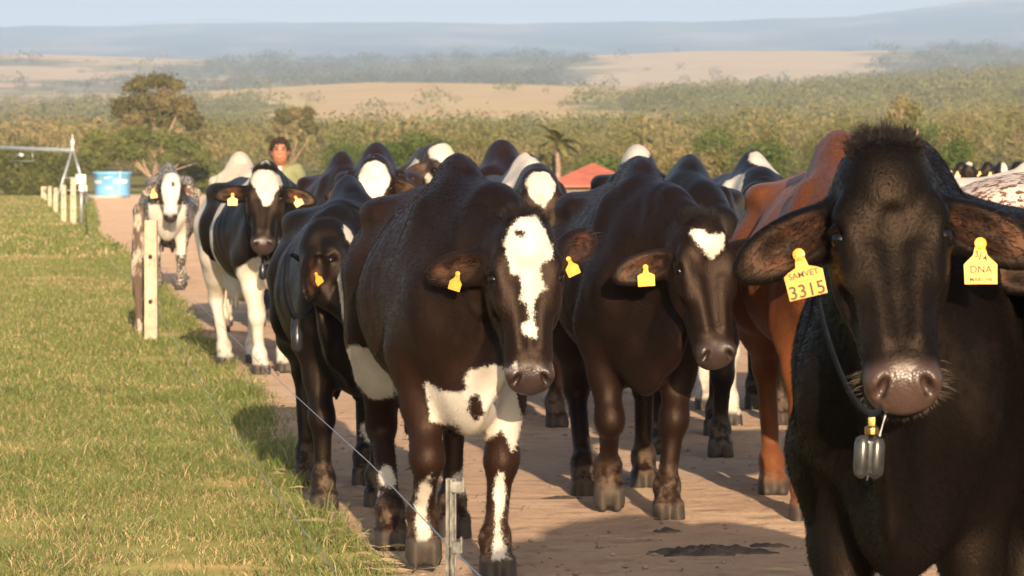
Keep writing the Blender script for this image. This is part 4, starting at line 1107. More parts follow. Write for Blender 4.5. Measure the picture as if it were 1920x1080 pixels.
d = np.stack([np.cos(a), np.sin(a), 0 * a], 1); s_ = np.stack([-np.sin(a), np.cos(a), 0 * a], 1); c0 = np.stack([cx, cy, .024 + 0 * cx], 1); up = np.array([0, 0, 1.0])
V = np.stack([c0 - d * l[:, None] - s_ * w[:, None], c0 - d * l[:, None] + s_ * w[:, None], c0 + s_ * w[:, None] + up * .012 * r.uniform(0, 1, (N, 1)), c0 - s_ * w[:, None] + up * .012, c0 + d * l[:, None] + s_ * w[:, None], c0 + d * l[:, None] - s_ * w[:, None]], 1)
me = mesh_np('straw', V.reshape(-1, 3), (np.arange(N)[:, None, None] * 6 + np.array([(0, 1, 2, 3), (3, 2, 4, 5)])).reshape(-1, 4), False); tag(link('straw', me, None, simple('straw', (.30, .215, .115), .8)), kind='stuff')

# ---------------------------------------------------------------- the herd
TAGS = {'shield': [(-.037, -.052), (.037, -.052), (.038, -.004), (.028, .002), (.013, .008), (.009, .026), (-.009, .026), (-.013, .008), (-.028, .002), (-.038, -.004)],
        'house': [(-.032, -.046), (.032, -.046), (.033, -.008), (.014, .010), (.008, .036), (-.008, .036), (-.014, .010), (-.033, -.008)]}
def sd_ball(P, c, r):
    q = (P - np.array(c)) / np.array(r); n = np.linalg.norm(q, axis=1)
    return (1 - n) * min(r)
def face_poly(pts, top, bot, L=.575):
    """outline seen on the front of a face (photo pixels) to w, u on that head; top, bot = pixel of poll and of muzzle end"""
    top, bot = np.array(top, float), np.array(bot, float); ax = bot - top; l = np.linalg.norm(ax); ax /= l; pe = np.array([-ax[1], ax[0]])
    s = L / l
    return [(float((np.array(p) - top) @ (-pe)) * s, float((np.array(p) - top) @ ax) * s - .02) for p in pts]
def make_cow(label, mat, pos, psi, scale=1.0, head=None, face=(0, 65, 0), coarse=.024, fine=.012, tight=0, patches=(), warm=.3, roan=0.0, tags=(), collar=None, tuft=0, fur=0, group=None, base=-1.0, earlen=1.0, name='cow', earhair=0, mudz=.28, eyes=True, smooth=1, muz=1.0, whisk=0, **kw):
    """pos = (X, Y) of the point between the fore hooves; head = world point of the poll; face = (turn to the photo's right, pitch, roll)"""
    a = R(-90 + psi)
    Rz = np.array([[cos(a), -sin(a), 0], [sin(a), cos(a), 0], [0, 0, 1]])
    org = np.array([pos[0], pos[1], 0]) - Rz @ np.array([.44 * scale, 0, 0])
    pl = Rz.T @ (np.array(head) - org) / scale
    c = Cow(poll=pl, yaw=face[0] - psi, pitch=face[1], roll=face[2], earlen=earlen, **kw)
    F = c.field(coarse, fine, tight)
    V, Q = surface_nets(F, smooth)
    V0 = V
    # muscle, skin folds and ribs: shallow relief on trunk and neck
    r_ = np.random.default_rng(int(abs(pos[0] * 1000 + pos[1] * 77)))
    e1, e2 = V[Q[:, 2]] - V[Q[:, 0]], V[Q[:, 3]] - V[Q[:, 1]]; fn = np.cross(e1, e2); nv = np.zeros_like(V)
    for j in range(4): 
        for ax_ in range(3): nv[:, ax_] += np.bincount(Q[:, j], fn[:, ax_], len(V))
    nv /= np.linalg.norm(nv, axis=1, keepdims=True) + 1e-12
    disp = np.zeros(len(V))
    for q in range(10):
        wl = r_.uniform(.10, .34); dd_ = r_.normal(0, 1, 3) * np.array([1, 1, .7]); dd_ /= np.linalg.norm(dd_)
        disp += np.sin(V @ dd_ * (2 * pi / wl) + r_.uniform(0, 6.28)) * wl * .0085 * np.sin(V @ np.roll(dd_, 1) * 5 + q)
    rib = np.exp(-((V[:, 0] + .08) / .26) ** 4) * np.exp(-((V[:, 2] - .93) / .22) ** 2)
    disp += .0035 * rib * np.sin((V[:, 0] + .35 * (V[:, 2] - .9)) * 2 * pi / .085)
    Hq = c.c2h(V); nk = np.clip((V[:, 0] - .66) / .15, 0, 1) * (Hq[:, 0] < .0) * np.clip(np.sin(V[:, 2] * 9 + V[:, 1] * 7 + pos[0] * 5) + .2, 0, 1)
    disp += .0028 * nk * np.sin((V[:, 0] * .8 + V[:, 2] * .5) * 2 * pi / .062 + 4 * V[:, 1] + 2 * np.sin(V[:, 2] * 11))
    fade = np.clip((V[:, 2] - .45) / .2, 0, 1) * np.clip((np.maximum(-Hq[:, 0], np.maximum(np.abs(Hq[:, 1]) - .13, -.12 - Hq[:, 2])) + .02) / .06, 0, 1)
    earz = np.abs(Hq[:, 1]) > .10; fade = np.where(earz & (Hq[:, 0] > -.1) & (Hq[:, 0] < .3) & (Hq[:, 2] > -.25), 0, fade)
    V = V + nv * (disp * fade)[:, None]
    root = empty(name, org, a, scale)
    tag(root, label, 'cow', group)
    me = mesh_np('body', V, Q)
    # surface fields
    H = c.c2h(V); u, w, v = H.T
    onhead = (u > -.03) & (np.abs(w) < .16) & (v > -.16)
    wh = np.full(len(V), base); dk = np.full(len(V), -1.0)
    for p in patches:
        kind, val = p[0], 1
        if kind.startswith('-'): val = -1; kind = kind[1:]
        if kind == 'face': d = np.where(onhead & (v > -.10), poly_sd(w, u, p[1]), -1)
        elif kind == 'head': d = np.where(u > -.02, sd_ball(H, p[1], p[2]), -1)
        elif kind == 'ball': d = sd_ball(V, p[1], p[2])
        elif kind == 'side': d = np.where(np.sign(V[:, 1]) * p[2] >= 0, poly_sd(V[:, 0], V[:, 2], p[1]), -1)
        elif kind == 'front': d = np.where(V[:, 0] > p[2], poly_sd(V[:, 1], V[:, 2], p[1]), -1)
        elif kind == 'allhead': d = np.where(u > p[1], .05, -1)
        wh = np.maximum(wh, d) if val > 0 else np.minimum(wh, -d)
    attr(me, 'white', wh)
    ss = lambda x, a, b: (lambda t: t * t * (3 - 2 * t))(np.clip((x - a) / (b - a), 0, 1))
    rr = np.hypot(w / .082, (v + .055) / .062)
    bare = ss(u, .435, .492) * (1 - ss(v, -.100, -.112) * 0) * ss(v, -.108, -.094) * (np.abs(w) < .12) * muz
    bare = np.where(u > .40, bare, 0)
    attr(me, 'bare', bare)
    nost = np.maximum(1 - np.sqrt(((u - .512) / .026) ** 2 + ((np.abs(w) - .046) / .012) ** 2 + ((v + .018) / .026) ** 2), 0)
    slit = np.where(np.abs(w) < .09, ss(nost, .02, .35) + (1 - ss(np.abs(v + .098 - (w / .075) ** 2 * .008), .001, .004)) * (u > .44) * (np.abs(w) < .1), 0)
    sock = 1 - ss(np.sqrt((u - .176) ** 2 + (np.abs(w) - .103) ** 2 + (v + .030) ** 2), .022, .032)
    attr(me, 'slit', np.clip(slit * .9 + sock * .8, 0, 1))
    ear = np.zeros(len(V)); eh = {}
    for sd in (-1, 1):
        E = c.c2ear(sd, V); q = ((E[:, 0] - .128 * c.el) / (.095 * c.el)) ** 2 + (E[:, 1] / .043) ** 2
        ear = np.maximum(ear, np.where((E[:, 2] > -.012) & (E[:, 2] < .03) & (E[:, 0] > 0), 1 - ss(q, .5, 1.15), 0)); eh[sd] = E
    attr(me, 'ear', ear)
    z = V[:, 2]
    hoof = np.zeros(len(V))
    for n, lg in c.legs.items():
        hx, lift = lg[:2]
        X0 = (.44 if n[0] == 'f' else -.72) + hx
        m = (np.abs(V[:, 0] - X0) < .22) & (np.sign(V[:, 1]) == (1 if n[1] == 'l' else -1))
        hoof = np.where(m, np.maximum(hoof, 1 - ss(z - lift * .8, .066, .074)), hoof)
    attr(me, 'hoof', hoof)
    attr(me, 'mud', 1 - ss(z, .10, mudz))
    nrm = np.zeros(len(V) * 3, np.float32); me.vertices.foreach_get('normal', nrm); nrm = nrm.reshape(-1, 3)
    wm = np.full(len(V), warm) + .25 * ss(z, .9, .5) - .45 * ss(z, 1.1, 1.36) * ss(V[:, 0], .0, .4) - .3 * ss(V[:, 0], .45, .7) * ss(z, .6, .8) - .5 * ss(u, -.05, .02) * onhead
    attr(me, 'warm', wm); attr(me, 'roan', np.where(onhead & (roan < .5), roan * .4, roan) * np.ones(len(V)))
    link('body', me, root, mat)
    # eyes
    if eyes:
        for sd in (-1, 1):
            b = MB(); b.lathe([(.0215 * sin(pi * i / 12), -.0215 * cos(pi * i / 12)) for i in range(13)], n=20)
            e = b.build('eye', M_eye, root, True); e.location = c.h2c(.175, sd * .102, -.034); e.scale = (c.hs,) * 3
    # ear tags: (side, e, f, turn, shape, material, lettering)
    for t in tags:
        sd, e, f, turn, shape, tm = t[:6]; sz = t[6] if len(t) > 6 else 1.0; texts = t[7] if len(t) > 7 else (); yaw = t[8] if len(t) > 8 else 0
        O, M = c.ear_frame(sd)
        p = Vector(c.ear2c(sd, e, f, .016))
        nw = Vector(Rz.T @ np.array([sin(R(yaw)), -cos(R(yaw)), .12])).normalized()     # the plate faces where the ear faces
        up = Vector((0, 0, 1)); up = (up - nw * up.dot(nw)).normalized(); rt = up.cross(nw)
        tr = R(turn); up2 = up * cos(tr) - rt * sin(tr); rt2 = up2.cross(nw)
        Mx = Matrix((rt2, up2, nw)).transposed().to_4x4(); Mx.translation = p + nw * .012 - up2 * .03 * sz
        b = MB(); b.prism([(x * sz, y * sz) for x, y in TAGS[shape]], .003); b.lathe([(.012 * sz, .0), (.012 * sz, .005), (.005 * sz, .007)], (0, .032 * sz, 0), 14)
        to = b.build('ear_tag', tm, root, False, .0008); to.matrix_local = Mx
        for (s, size, x, y, im) in texts:
            lo = link('lettering', LETTERS[(s, size)], to, im); lo.location = (x, y, .0022)
    # collar
    if collar:
        top = Vector(c.h2c(-.02, 0, -.23)); bo = Vector(Rz.T @ (np.array(collar['low']) - org) / scale) if 'low' in collar else Vector(c.h2c(.24, 0, -.33))
        kk = collar.get('k', 1.0)
        L1, R1 = Vector(c.h2c(.10, .128 * kk, -.22)), Vector(c.h2c(.10, -.128 * kk, -.22))
        L2, R2 = (L1 * .45 + bo * .55) + (L1 - R1) * .16, (R1 * .45 + bo * .55) + (R1 - L1) * .16
        ctl = [top, L1, L2, bo, R2, R1]; pts = []
        for i in range(6):
            p0, p1, p2, p3 = (ctl[(i + j) % 6] for j in (-1, 0, 1, 2))
            for q in range(8):
                t = q / 8; pts.append(.5 * ((2 * p1) + (p2 - p0) * t + (2 * p0 - 5 * p1 + 4 * p2 - p3) * t * t + (3 * p1 - p0 - 3 * p2 + p3) * t ** 3))
        cen = sum(pts, Vector()) / len(pts); n = len(pts); Vv = []; Ff = []
        ax = (top - bo).cross(L1 - R1).normalized()
        for i, p in enumerate(pts):
            o = (p - cen).normalized() * .0025
            for s1, s2 in ((-1, 1), (1, 1), (1, -1), (-1, -1)): Vv.append(p + ax * s1 * .013 + o * s2)
        for i in range(n):
            j = (i + 1) % n
            for q in range(4): Ff.append((i * 4 + q, i * 4 + (q + 1) % 4, j * 4 + (q + 1) % 4, j * 4 + q))
        b = MB(); b.raw(Vv, Ff); col = b.build('collar', M_strap, root, True)
        collar['fn'](col, bo) if 'fn' in collar else None
    if whisk:
        N = 420; th = rng.uniform(-1, 1, N); ww = .070 * th; side = rng.uniform(0, 1, N) < .12
        uu = np.where(side, rng.uniform(.43, .50, N), .505 - .03 * th ** 2 + rng.normal(0, .006, N)); ww = np.where(side, np.sign(th) * .072, ww)
        vv = np.where(side, rng.uniform(-.10, -.05, N), -.118 + rng.normal(0, .008, N))
        rp = np.array([c.h2c(*q) for q in zip(uu, ww, vv)]); D = np.stack([np.where(side, .35, .75), np.where(side, np.sign(th) * 1.2, th * .7), np.where(side, .1, -.15) + 0 * th], 1) + rng.normal(0, .18, (N, 3))
        strands('whiskers', rp, (c.HM @ D.T).T, np.where(side, rng.uniform(.015, .042, N), rng.uniform(.012, .030, N)), M_hairgrey, root, .25, .25, 4, .00055)
        p0 = Vector(c.h2c(.515, -.028, -.105)); b = MB(); pts = [p0 + Vector((.004 * sin(i * .7), -.0035 * i, -.0125 * i)) for i in range(12)]
        b.tube(pts, [.0011 + .0011 * (i % 3 == 1) for i in range(12)], 6); b.build('saliva', M_saliva, root, True)
    # hair
    if tuft:
        N = int(3200 * tuft); th = rng.uniform(0, 2 * pi, N); r = np.sqrt(rng.uniform(0, 1, N))
        uu = -.012 + r * np.cos(th) * .050; ww = r * np.sin(th) * .075
        vv = .020 - (ww / .10) ** 2 * .055 - np.clip(-uu - .0, 0, 1) ** 1.2 * 1.6
        root_p = np.array([c.h2c(a_, b_, c_ - .004) for a_, b_, c_ in zip(uu, ww, vv)])
        D = np.stack([-.9 + 2.2 * (uu + .01) / .05 * .5, ww * 9, .55 + 0 * uu], 1) + rng.normal(0, .32, (N, 3))
        D = (c.HM @ D.T).T
        clump = .55 + .75 * np.abs(np.sin(ww * 75 + 1.3) * np.sin(uu * 90 + ww * 40 + .4))
        strands('poll_hair', root_p, D, rng.uniform(.014, .042, N) * clump * min(1.1, .8 + tuft * .2), M_hairblack, root, 1.1, .6, 5, .0007)
    if earhair:
        for sd in (-1, 1):
            E = eh[sd]; ok = np.nonzero((ear > .25) & (E[:, 0] > .03) & (E[:, 0] < .26) & (np.abs(E[:, 1]) < .06) & (E[:, 2] > -.02) & (np.abs(E[:, 2]) < .05))[0]
            if len(ok) == 0: continue
            ix = rng.choice(ok, int(500 * earhair)); O, M = c.ear_frame(sd)
            D = (c.HM @ (M.T @ (np.array([[.75], [.0], [.55]]) + rng.normal(0, .35, (3, len(ix)))))).T
            strands('ear_hair', V[ix] + rng.normal(0, .003, (len(ix), 3)), D, rng.uniform(.02, .045, len(ix)), M_hairbrown, root, .3, .3, 4, .0007)
    if fur:
        tri = Q[:, [0, 1, 2]]; e1 = V[tri[:, 1]] - V[tri[:, 0]]; e2 = V[tri[:, 2]] - V[tri[:, 0]]
        area = np.linalg.norm(np.cross(e1, e2), axis=1)
        world = (Rz @ (nrm[Q[:, 0]].T)).T; cc = V[Q].mean(1)
        fw = (np.minimum(np.abs(eh[-1][Q[:, 0], 2]) + (eh[-1][Q[:, 0], 0] < .03), np.abs(eh[1][Q[:, 0], 2]) + (eh[1][Q[:, 0], 0] < .03)) > .06) & (bare[Q[:, 0]] < .1) & (hoof[Q[:, 0]] < .1) & (ear[Q[:, 0]] < .3) & (world[:, 1] < .25)
        pr = area * fw; pr /= pr.sum(); N = int(fur)
        fi = rng.choice(len(Q), N, p=pr); a_, b_ = rng.uniform(0, 1, (2, N)); sw = a_ + b_ > 1; a_[sw], b_[sw] = 1 - a_[sw], 1 - b_[sw]
        vq = Q[fi]; P0 = V[vq[:, 0]] + a_[:, None] * (V[vq[:, 1]] - V[vq[:, 0]]) + b_[:, None] * (V[vq[:, 3]] - V[vq[:, 0]])
        nn = nrm[vq[:, 0]]; hd = onhead[vq[:, 0]]
        flow = np.tile(np.array([-.75, 0, -.65]), (N, 1)); flow[hd] = c.HM[:, 0] * .95 + np.zeros((hd.sum(), 3))
        flow = flow - nn * (flow * nn).sum(1)[:, None]; flow /= np.linalg.norm(flow, axis=1, keepdims=True) + 1e-6
        D = flow + nn * .22 + rng.normal(0, .12, (N, 3))
        ats = {k_: me_a[vq[:, 0]] for k_, me_a in (('white', wh), ('warm', wm), ('mud', 1 - ss(z, .10, mudz)))}
        strands('hair', P0 - nn * .0015, D, rng.uniform(.010, .020, N) * np.where(hd, .65, 1), mat, root, .1, .15, 3, .00045, ats, .3)
    return root, c
G_WALK = 'cows walking along the track towards the camera'
def transponder(col, bo):
    """grey box hanging from the collar by a brass hook"""
    b = MB(); b.box((0, 0, -.02), (.018, .016, .03)); b.lathe([(.011, -.05), (.017, -.045), (.017, -.030), (.011, -.025)], n=12)
    h = b.build('collar_hook', M_brass, col, True, .001); h.scale = (.8, .8, .8); h.location = bo
    b = MB()
    for x in (-.019, .019): b.lathe([(.004, -.145), (.017, -.135), (.0195, -.12), (.0195, -.065), (.015, -.052), (.004, -.046)], (x * .85, 0, 0), 14)
    b.box((0, 0, -.095), (.016, .03, .075))
    t = b.build('transponder', M_box, col, True, .001); t.scale = (.82, .82, .82); t.location = bo + Vector((.012, 0, .0)); t.rotation_euler = (0, .05, pi / 2 + .3)
def weight(col, bo):
    b = MB(); b.lathe([(.012, -.14), (.026, -.12), (.024, -.06), (.012, -.035), (.010, -.0)], n=12)
    t = b.build('collar_bell', M_boxdark, col, True); t.location = bo
def clip(col, bo):
    pass
Hh = lambda x, y, d: tuple(img(x, y, d))

# --- A: the dark brown cow with the long white blaze
blaze = face_poly([(951, 433), (944, 455), (960, 495), (962, 518), (982, 515), (984, 531), (982, 564), (998, 569), (1001, 598), (989, 613), (995, 631), (1018, 631), (1015, 602), (1011, 562), (1030, 540), (1024, 513), (1018, 495), (1042, 482), (1042, 462), (1024, 429), (1005, 400), (975, 404)], (985, 400), (1015, 742))
make_cow('dark brown cow with a long white blaze and white brisket, behind the steel stake', M_brown, (-.165, 12.75), 8.0, 1.03, Hh(984, 418, 12.2), (9, 75, 3), .016, .0062, 1,
    patches=[('face', blaze), ('-face', [(-.036, .030), (-.008, .040), (-.014, .056), (-.034, .046)]), ('head', (.485, .062, -.03), (.022, .012, .02)), ('head', (.47, -.05, .0), (.012, .008, .02)),
             ('front', [(-.14, .66), (-.135, .60), (-.12, .53), (-.05, .515), (.0, .44), (.07, .46), (.11, .50), (.14, .43), (.20, .50), (.165, .60), (.15, .66), (.11, .66), (.07, .73), (-.02, .71), (-.03, .64), (-.09, .63)], .30),
             ('-front', [(-.025, .62), (.01, .63), (.02, .57), (-.005, .545), (-.03, .575)], .30),
             ('ball', (-.70, -.26, .80), (.10, .12, .20)), ('ball', (-.52, -.22, .62), (.10, .1, .15)), ('ball', (-.30, -.15, .60), (.2, .12, .06)),
             ('front', [(-.15, .33), (-.125, .36), (-.115, .27), (-.13, .20), (-.10, .14), (-.145, .09), (-.16, .18)], .15), ('front', [(.095, .37), (.115, .36), (.125, .25), (.10, .19), (.13, .08), (.07, .07), (.085, .18), (.085, .28)], .2),
             ('ball', (-.50, -.15, .27), (.09, .06, .05)), ('ball', (-.55, -.15, .17), (.06, .06, .04)), ('ball', (-.9, .15, .2), (.1, .05, .06))],
    warm=.62, brisket=.10, dewlap=.45, ears=((-32, 20, .75), (6, 12, .65)), girth=.91, legs={'fr': (-.02, .07, .85), 'fl': (.12, 0, .62), 'hr': (.28, 0, .95), 'hl': (-.10, 0, .8)},
    tags=[(-1, .12, -.02, -14, 'house', M_tago, .70, (), -32), (1, .05, -.02, 22, 'house', M_tago, .72, (), 25)], collar={}, tuft=.45, earhair=.25, fur=110000, group=G_WALK)
# --- B: black cow with the white star, right of A
star = face_poly([(1291, 442), (1300, 434), (1330, 446), (1360, 434), (1369, 438), (1362, 462), (1345, 489), (1338, 489), (1315, 473)], (1322, 405), (1366, 702))
make_cow('black cow with a ragged white forehead star, head lowered beside the blazed cow', M_brown, (.52, 14.85), 4, 1.03, Hh(1318, 418, 14.25), (20, 72, 6), .018, .0075, 1,
    patches=[('face', star)], warm=.28, brisket=.08, dewlap=.7, ears=((-8, 20, .6), (14, 12, .35)), girth=.94, legs={'fr': (-.10, .06, .75), 'fl': (.12, 0, .55), 'hr': (.24, 0, .9), 'hl': (-.12, 0, .9)},
    tags=[(-1, .115, -.005, 4, 'shield', M_tag, .85, (), -10)], collar={}, tuft=.6, earhair=.25, fur=60000, group=G_WALK)
# --- C: black and white cow by the fence post
tri = face_poly([(469, 327), (480, 322), (518, 325), (527, 330), (520, 353), (506, 384), (495, 386), (487, 367), (474, 344)], (495, 318), (495, 466))
make_cow('black and white cow with a white forehead triangle and white legs', M_black, (-1.63, 25.3), 15, 1.03, Hh(496, 322, 24.7), (0, 66, 0), .022, .011, 1,
    patches=[('face', tri), ('side', [(-1.3, .2), (-1.3, 1.6), (-.62, 1.6), (-.58, 1.2), (-.50, .9), (-.42, .70), (-.2, .62), (.3, .6), (.9, .66), (.9, -.1), (-1.3, -.1)], -1), ('side', [(-1.3, .2), (-1.3, 1.6), (-.7, 1.6), (-.58, .9), (-.42, .70), (.3, .6), (.9, .6), (.9, -.1), (-1.3, -.1)], 1),
             ('side', [(-.22, .6), (-.20, .9), (-.16, 1.2), (.0, 1.22), (-.02, .9), (-.04, .6)], -1), ('side', [(.05, 1.24), (.1, 1.5), (.62, 1.5), (.55, 1.25), (.3, 1.22)], -1),
             ('front', [(-.24, .70), (-.13, .80), (-.08, .74), (-.03, .90), (.03, .80), (.10, .92), (.2, .78), (.22, .3), (-.22, .3)], .2), ('-front', [(-.10, .72), (-.05, .75), (.0, .68), (-.06, .62), (-.11, .66)], .2), ('-front', [(.05, .62), (.10, .66), (.12, .58), (.07, .54)], .2)],
    warm=.2, ears=((14, 20), (4, 15)), girth=.93, legs={'fr': (.04, 0, .55), 'fl': (-.02, .02, .6), 'hr': (.18, 0), 'hl': (-.1, 0)}, tags=[(-1, .115, -.01, 0, 'shield', M_tag, .85), (1, .11, -.01, 30, 'shield', M_tago, .75)],
    collar={'low': (-1.66, 24.85, .80), 'fn': weight}, tuft=.9, earhair=.15, group=G_WALK)
# --- D: the black cow close to the camera
make_cow('large black cow with a shaggy poll, wet nose and ear tag 3315', M_near, (.845, 7.95), -11, 1.04, Hh(1662, 286, 7.42), (5, 65, 5), .014, .0042, 1, whisk=1, eu=.086, headsize=.94, girth=.86,
    warm=.35, brisket=.04, dewlap=.6, ears=((24, 14), (28, 22)), legs={'fr': (.06, 0), 'fl': (-.06, 0)},
    tags=[(-1, .118, -.034, 14, 'shield', M_tago, 1.0, T3315, -12), (1, .115, -.034, 0, 'house', M_tag, 1.0, TDNA, 8)], collar={'low': (.70, 7.25, .92), 'fn': transponder}, tuft=1.0, earhair=.6, fur=220000, group=G_WALK)
# --- E: black cow at the very edge
make_cow('black cow close behind the tag of the shaggy black cow, mostly cut off', M_near, (1.27, 8.25), -6, .95, (1.31, 7.85, 1.30), (10, 66, 0), .03, .014,
    warm=.1, girth=1.0, ears=((20, 10), (-6, 10)), brisket=.05, legs={'fr': (.1, 0), 'fl': (-.1, 0)}, fur=20000, group=G_WALK)
# --- F: black cow shaking its head, between C and A
make_cow('black cow shaking its head sideways, dark ear swung down, left of the long blazed cow', M_black, (-.66, 15.3), 6, .97, Hh(628, 425, 14.85), (40, 52, -22), .018, .0085, 1,
    patches=[('face', [(-.035, .10), (.0, .12), (.045, .10), (.04, .04), (.0, .02), (-.03, .05)]), ('ball', (-.72, .16, .2), (.1, .07, .10)), ('ball', (-.6, -.16, .2), (.1, .06, .08)), ('ball', (.50, .16, .2), (.05, .07, .13))],
    warm=.2, brisket=.08, dewlap=.7, ears=((5, 0), (62, 25)), girth=.92, legs={'fr': (.08, 0, .8), 'fl': (-.04, 0, .75), 'hr': (-.08, 0), 'hl': (.14, 0)}, tags=[(-1, .13, .0, 30, 'house', M_tago, .6, (), 45)],
    collar={'fn': weight}, tuft=.3, earlen=1.1, fur=14000, group=G_WALK)
# --- G: brown cow with the white oval face
oval = face_poly([(676, 310), (686, 296), (703, 290), (720, 297), (729, 312), (728, 335), (718, 352), (706, 420), (694, 420), (686, 350), (676, 335)], (702, 282), (702, 440))
make_cow('brown humped cow with a big white oval on its forehead and speckled flanks', M_choc, (-.97, 26.6), 1, 1.10, Hh(702, 302, 26.0), (0, 68, 0), .026, .012, 1,
    patches=[('face', oval)], warm=.5, roan=.24, hump=.015, girth=1.12, ears=((26, 20), (26, 20)), tags=[(-1, .115, 0, 5, 'house', M_tag, 1.0)], earhair=.2, group=G_WALK)
make_cow('plain dark brown cow walking half hidden behind the white oval faced cow', M_choc, (-1.32, 29.2), 8, 1.06, Hh(650, 385, 28.6), (5, 70, 0), .03, .02, warm=.35, hump=.03, eyes=False, group=G_WALK)
make_cow('pale cream cow showing its back over the black and white cow', M_cream, (-2.30, 31.5), 3, 1.07, Hh(490, 350, 30.8), (0, 70, 0), .03, .02, warm=.5, hump=.02, girth=1.0, eyes=False, group=G_WALK)
make_cow('black cow with a white chest stripe walking in front of the herdsman', M_black, (-1.80, 33.0), 0, .90, Hh(580, 352, 32.4), (25, 70, 0), .03, .018,
    patches=[('front', [(-.25, 1.5), (-.02, 1.5), (-.05, .5), (-.25, .5)], .2), ('front', [(.1, 1.1), (.18, 1.2), (.16, .6), (.1, .6)], .2)], warm=.1, eyes=False, group=G_WALK)
# --- J: grey speckled cow with a white face, far down the track
make_cow('grey speckled cow with a white face and dark eye patch, last on the track', M_grey, (-3.93, 42.6), 4, 1.04, Hh(321, 328, 42.0), (2, 62, 0), .026, .014, 1,
    patches=[('head', (.12, 0, 0), (.30, .10, .12)), ('-face', [(.0, .10), (.045, .09), (.05, .14), (.015, .15)]), ('front', [(-.2, .95), (.2, .95), (.2, .4), (-.2, .4)], .35)],
    warm=.2, roan=.46, ears=((18, 20), (18, 20)), tags=[(-1, .11, 0, 10, 'house', M_tag, 1.15)], muz=1, legs={'fr': (.05, 0), 'fl': (-.06, 0)}, group=G_WALK)
# --- K: pale polled head behind A
make_cow('grey cow with a pale forehead looking sideways over the brown backs', M_grey, (-.72, 30.3), 0, 1.12, Hh(830, 275, 29.8), (32, 62, 0), .028, .014, 1,
    patches=[('head', (.02, 0, .01), (.14, .13, .09)), ('head', (.24, -.10, -.10), (.10, .05, .05)), ('ball', (.75, -.1, 1.2), (.2, .1, .14))], warm=.2, roan=.22, ears=((20, 20), (24, 10)), group=G_WALK)
make_cow('reddish brown humped cow with a dark shiny hump, its back above the blazed cow', M_choc, (-.05, 24.2), 4, 1.10, Hh(885, 352, 23.6), (0, 70, 0), .028, .018, warm=.75, hump=.03, girth=1.1, eyes=False, group=G_WALK)
mstar = face_poly([(993, 331), (1003, 322), (1015, 319), (1030, 321), (1042, 338), (1040, 353), (1024, 378), (1008, 372), (1000, 358)], (1016, 312), (1030, 500))
make_cow('dark cow with a white shoulder band and white star, right of the blazed cow', M_choc, (.10, 20.0), 11, 1.05, Hh(1013, 326, 19.4), (6, 68, 0), .024, .011, 1,
    patches=[('face', mstar), ('side', [(.30, 1.45), (.47, 1.5), (.62, 1.25), (.58, .7), (.40, .7), (.38, 1.1)], -1), ('side', [(.35, 1.45), (.47, 1.5), (.55, 1.3), (.45, 1.3)], 1)],
    warm=.35, ears=((40, 5), (40, 5)), legs={'hr': (.1, 0)}, group=G_WALK)
make_cow('black cow walking right behind the white starred cow, head hidden', M_black, (.86, 18.0), -2, 1.04, Hh(1352, 398, 17.5), (10, 70, 0), .022, .014, warm=.4, girth=1.05, ears=((-10, 10), (10, 10)), legs={'fr': (-.1, 0), 'fl': (.08, 0), 'hr': (.18, 0), 'hl': (-.1, 0)}, group=G_WALK)
make_cow('dark cow with a white peak at its withers, behind the white starred cow', M_black, (.82, 24.2), 0, 1.08, Hh(1222, 345, 23.6), (0, 70, 0), .028, .018, patches=[('ball', (.40, -.03, 1.42), (.16, .11, .12)), ('ball', (.1, -.15, 1.3), (.12, .05, .04)), ('ball', (.45, .2, 1.33), (.1, .06, .05))], warm=.2, hump=.02, eyes=False, group=G_WALK)
make_cow('black cow with a white back and white legs, left of the red cow', M_black, (1.32, 20.2), 3, 1.06, Hh(1418, 352, 19.7), (-30, 65, 0), .024, .014,
    patches=[('ball', (-.2, 0, 1.38), (.3, .16, .09)), ('ball', (.45, .1, 1.38), (.14, .14, .1)), ('ball', (.44, -.15, .3), (.16, .15, .42)), ('ball', (.60, -.16, 1.12), (.2, .12, .24)), ('ball', (-.7, -.2, .4), (.2, .15, .5))], warm=.3, group=G_WALK)
# --- Q: the red cow behind D
make_cow('bright red brown cow walking behind the shaggy black cow', M_red, (1.30, 14.6), 2, 1.07, Hh(1660, 372, 13.9), (10, 70, 0), .020, .014, warm=.55, hump=.02, ears=((20, 10), (20, 10)), legs={'fr': (-.1, 0), 'fl': (.08, 0), 'hr': (-.02, 0), 'hl': (.12, 0)}, mudz=.13, fur=12000, group=G_WALK)
make_cow('white cow standing sideways behind the speckled red cow', M_cream, (2.95, 19.2), 68, 1.05, (3.6, 18.8, 1.3), (68, 60, 0), .03, .02, base=.2, eyes=False, group=G_WALK)
make_cow('red and white speckled cow standing sideways with only its rump in view', M_roan, (3.08, 13.4), 70, 1.08, (3.7, 13.0, 1.25), (70, 60, 0), .022, .02, roan=.55, warm=.5, eyes=False, group=G_WALK)
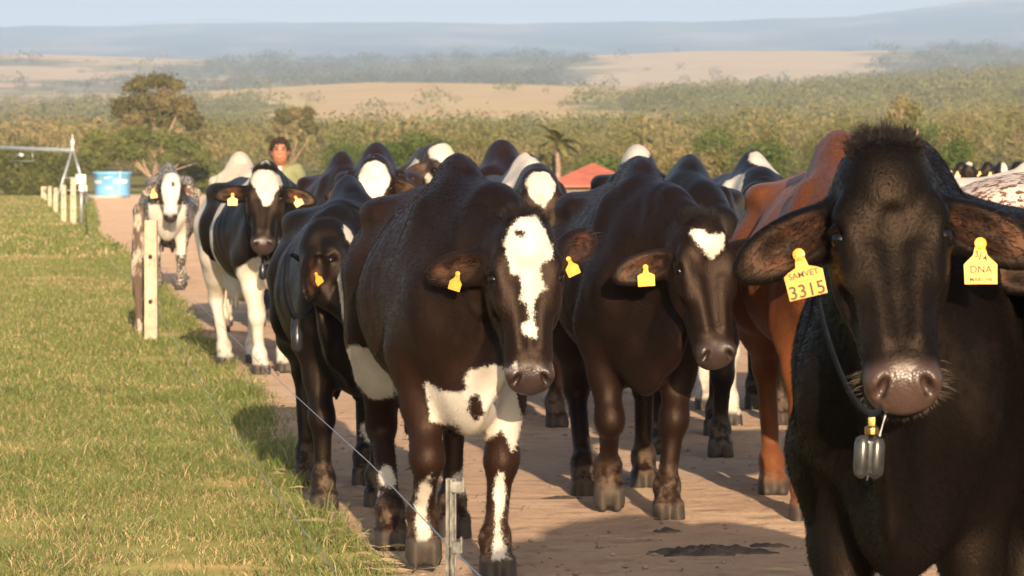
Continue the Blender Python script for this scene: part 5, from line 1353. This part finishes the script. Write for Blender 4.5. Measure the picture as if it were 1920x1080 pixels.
# --- the second bunch far off on the right
far = [(1755, 66, -8, 0, 1.02), (1800, 70, 5, 1, 1.0), (1815, 64, 15, 2, .98), (1850, 68, -12, 0, 1.05), (1878, 63, 20, 1, 1.04), (1905, 66, -20, 2, 1.08), (1932, 70, 8, 0, 1.03), (1722, 72, 0, 1, 1.0)]
lab = ['white faced cow, first of the small distant bunch', 'black cow with two yellow ear tags in the distant bunch', 'black cow with a white poll spot in the distant bunch', 'broad black cow in the middle of the distant bunch', 'black cow with a white star in the distant bunch', 'black cow with a white shoulder stripe in the distant bunch', 'black and white cow at the end of the distant bunch', 'pale topped cow just beside the shaggy black poll']
pat = [[('allhead', -.05), ('ball', (.3, 0, 1.35), (.3, .2, .1))], [], [('head', (.0, 0, 0), (.10, .06, .06))], [], [('head', (.10, 0, 0), (.12, .06, .06))], [('side', [(.2, 1.5), (.5, 1.5), (.6, .8), (.4, .7)], -1)], [('ball', (0, 0, 1.3), (.4, .3, .3))], [('ball', (.2, 0, 1.35), (.5, .2, .12))]]
for (x, d, ps, k, sc_), l, p in zip(far, lab, pat):
    P = img(x, 330, d)
    make_cow(l, M_black, (P.x, d), ps, sc_, Hh(x + 2, 306, d - .6), (ps * .6, 62, 0), .045, .03, patches=p, warm=.1, udder=False, ears=((15, 15), (15, 15)), tags=[(-1, .11, 0, 0, 'house', M_tag, 1.4), (1, .11, 0, 0, 'house', M_tag, 1.4)], eyes=False, smooth=1, group='cows bunched far off on the right')

# ---------------------------------------------------------------- the air of the valley
b = MB(); b.box((0, 6150, 249), (14000, 12800, 500)); hz = b.build('haze', None); hz.data.materials.clear()
hm = bpy.data.materials.new('haze'); hm.use_nodes = True; ht = hm.node_tree; ht.nodes.remove(ht.nodes['Principled BSDF'])
pv = ht.nodes.new('ShaderNodeVolumePrincipled'); pv.inputs['Color'].default_value = (.51, .69, 1.0, 1); pv.inputs['Density'].default_value = 1.25e-4; pv.inputs['Anisotropy'].default_value = -0.23
ht.links.new(pv.outputs[0], ht.nodes['Material Output'].inputs['Volume']); hz.data.materials.append(hm); tag(hz, kind='stuff')
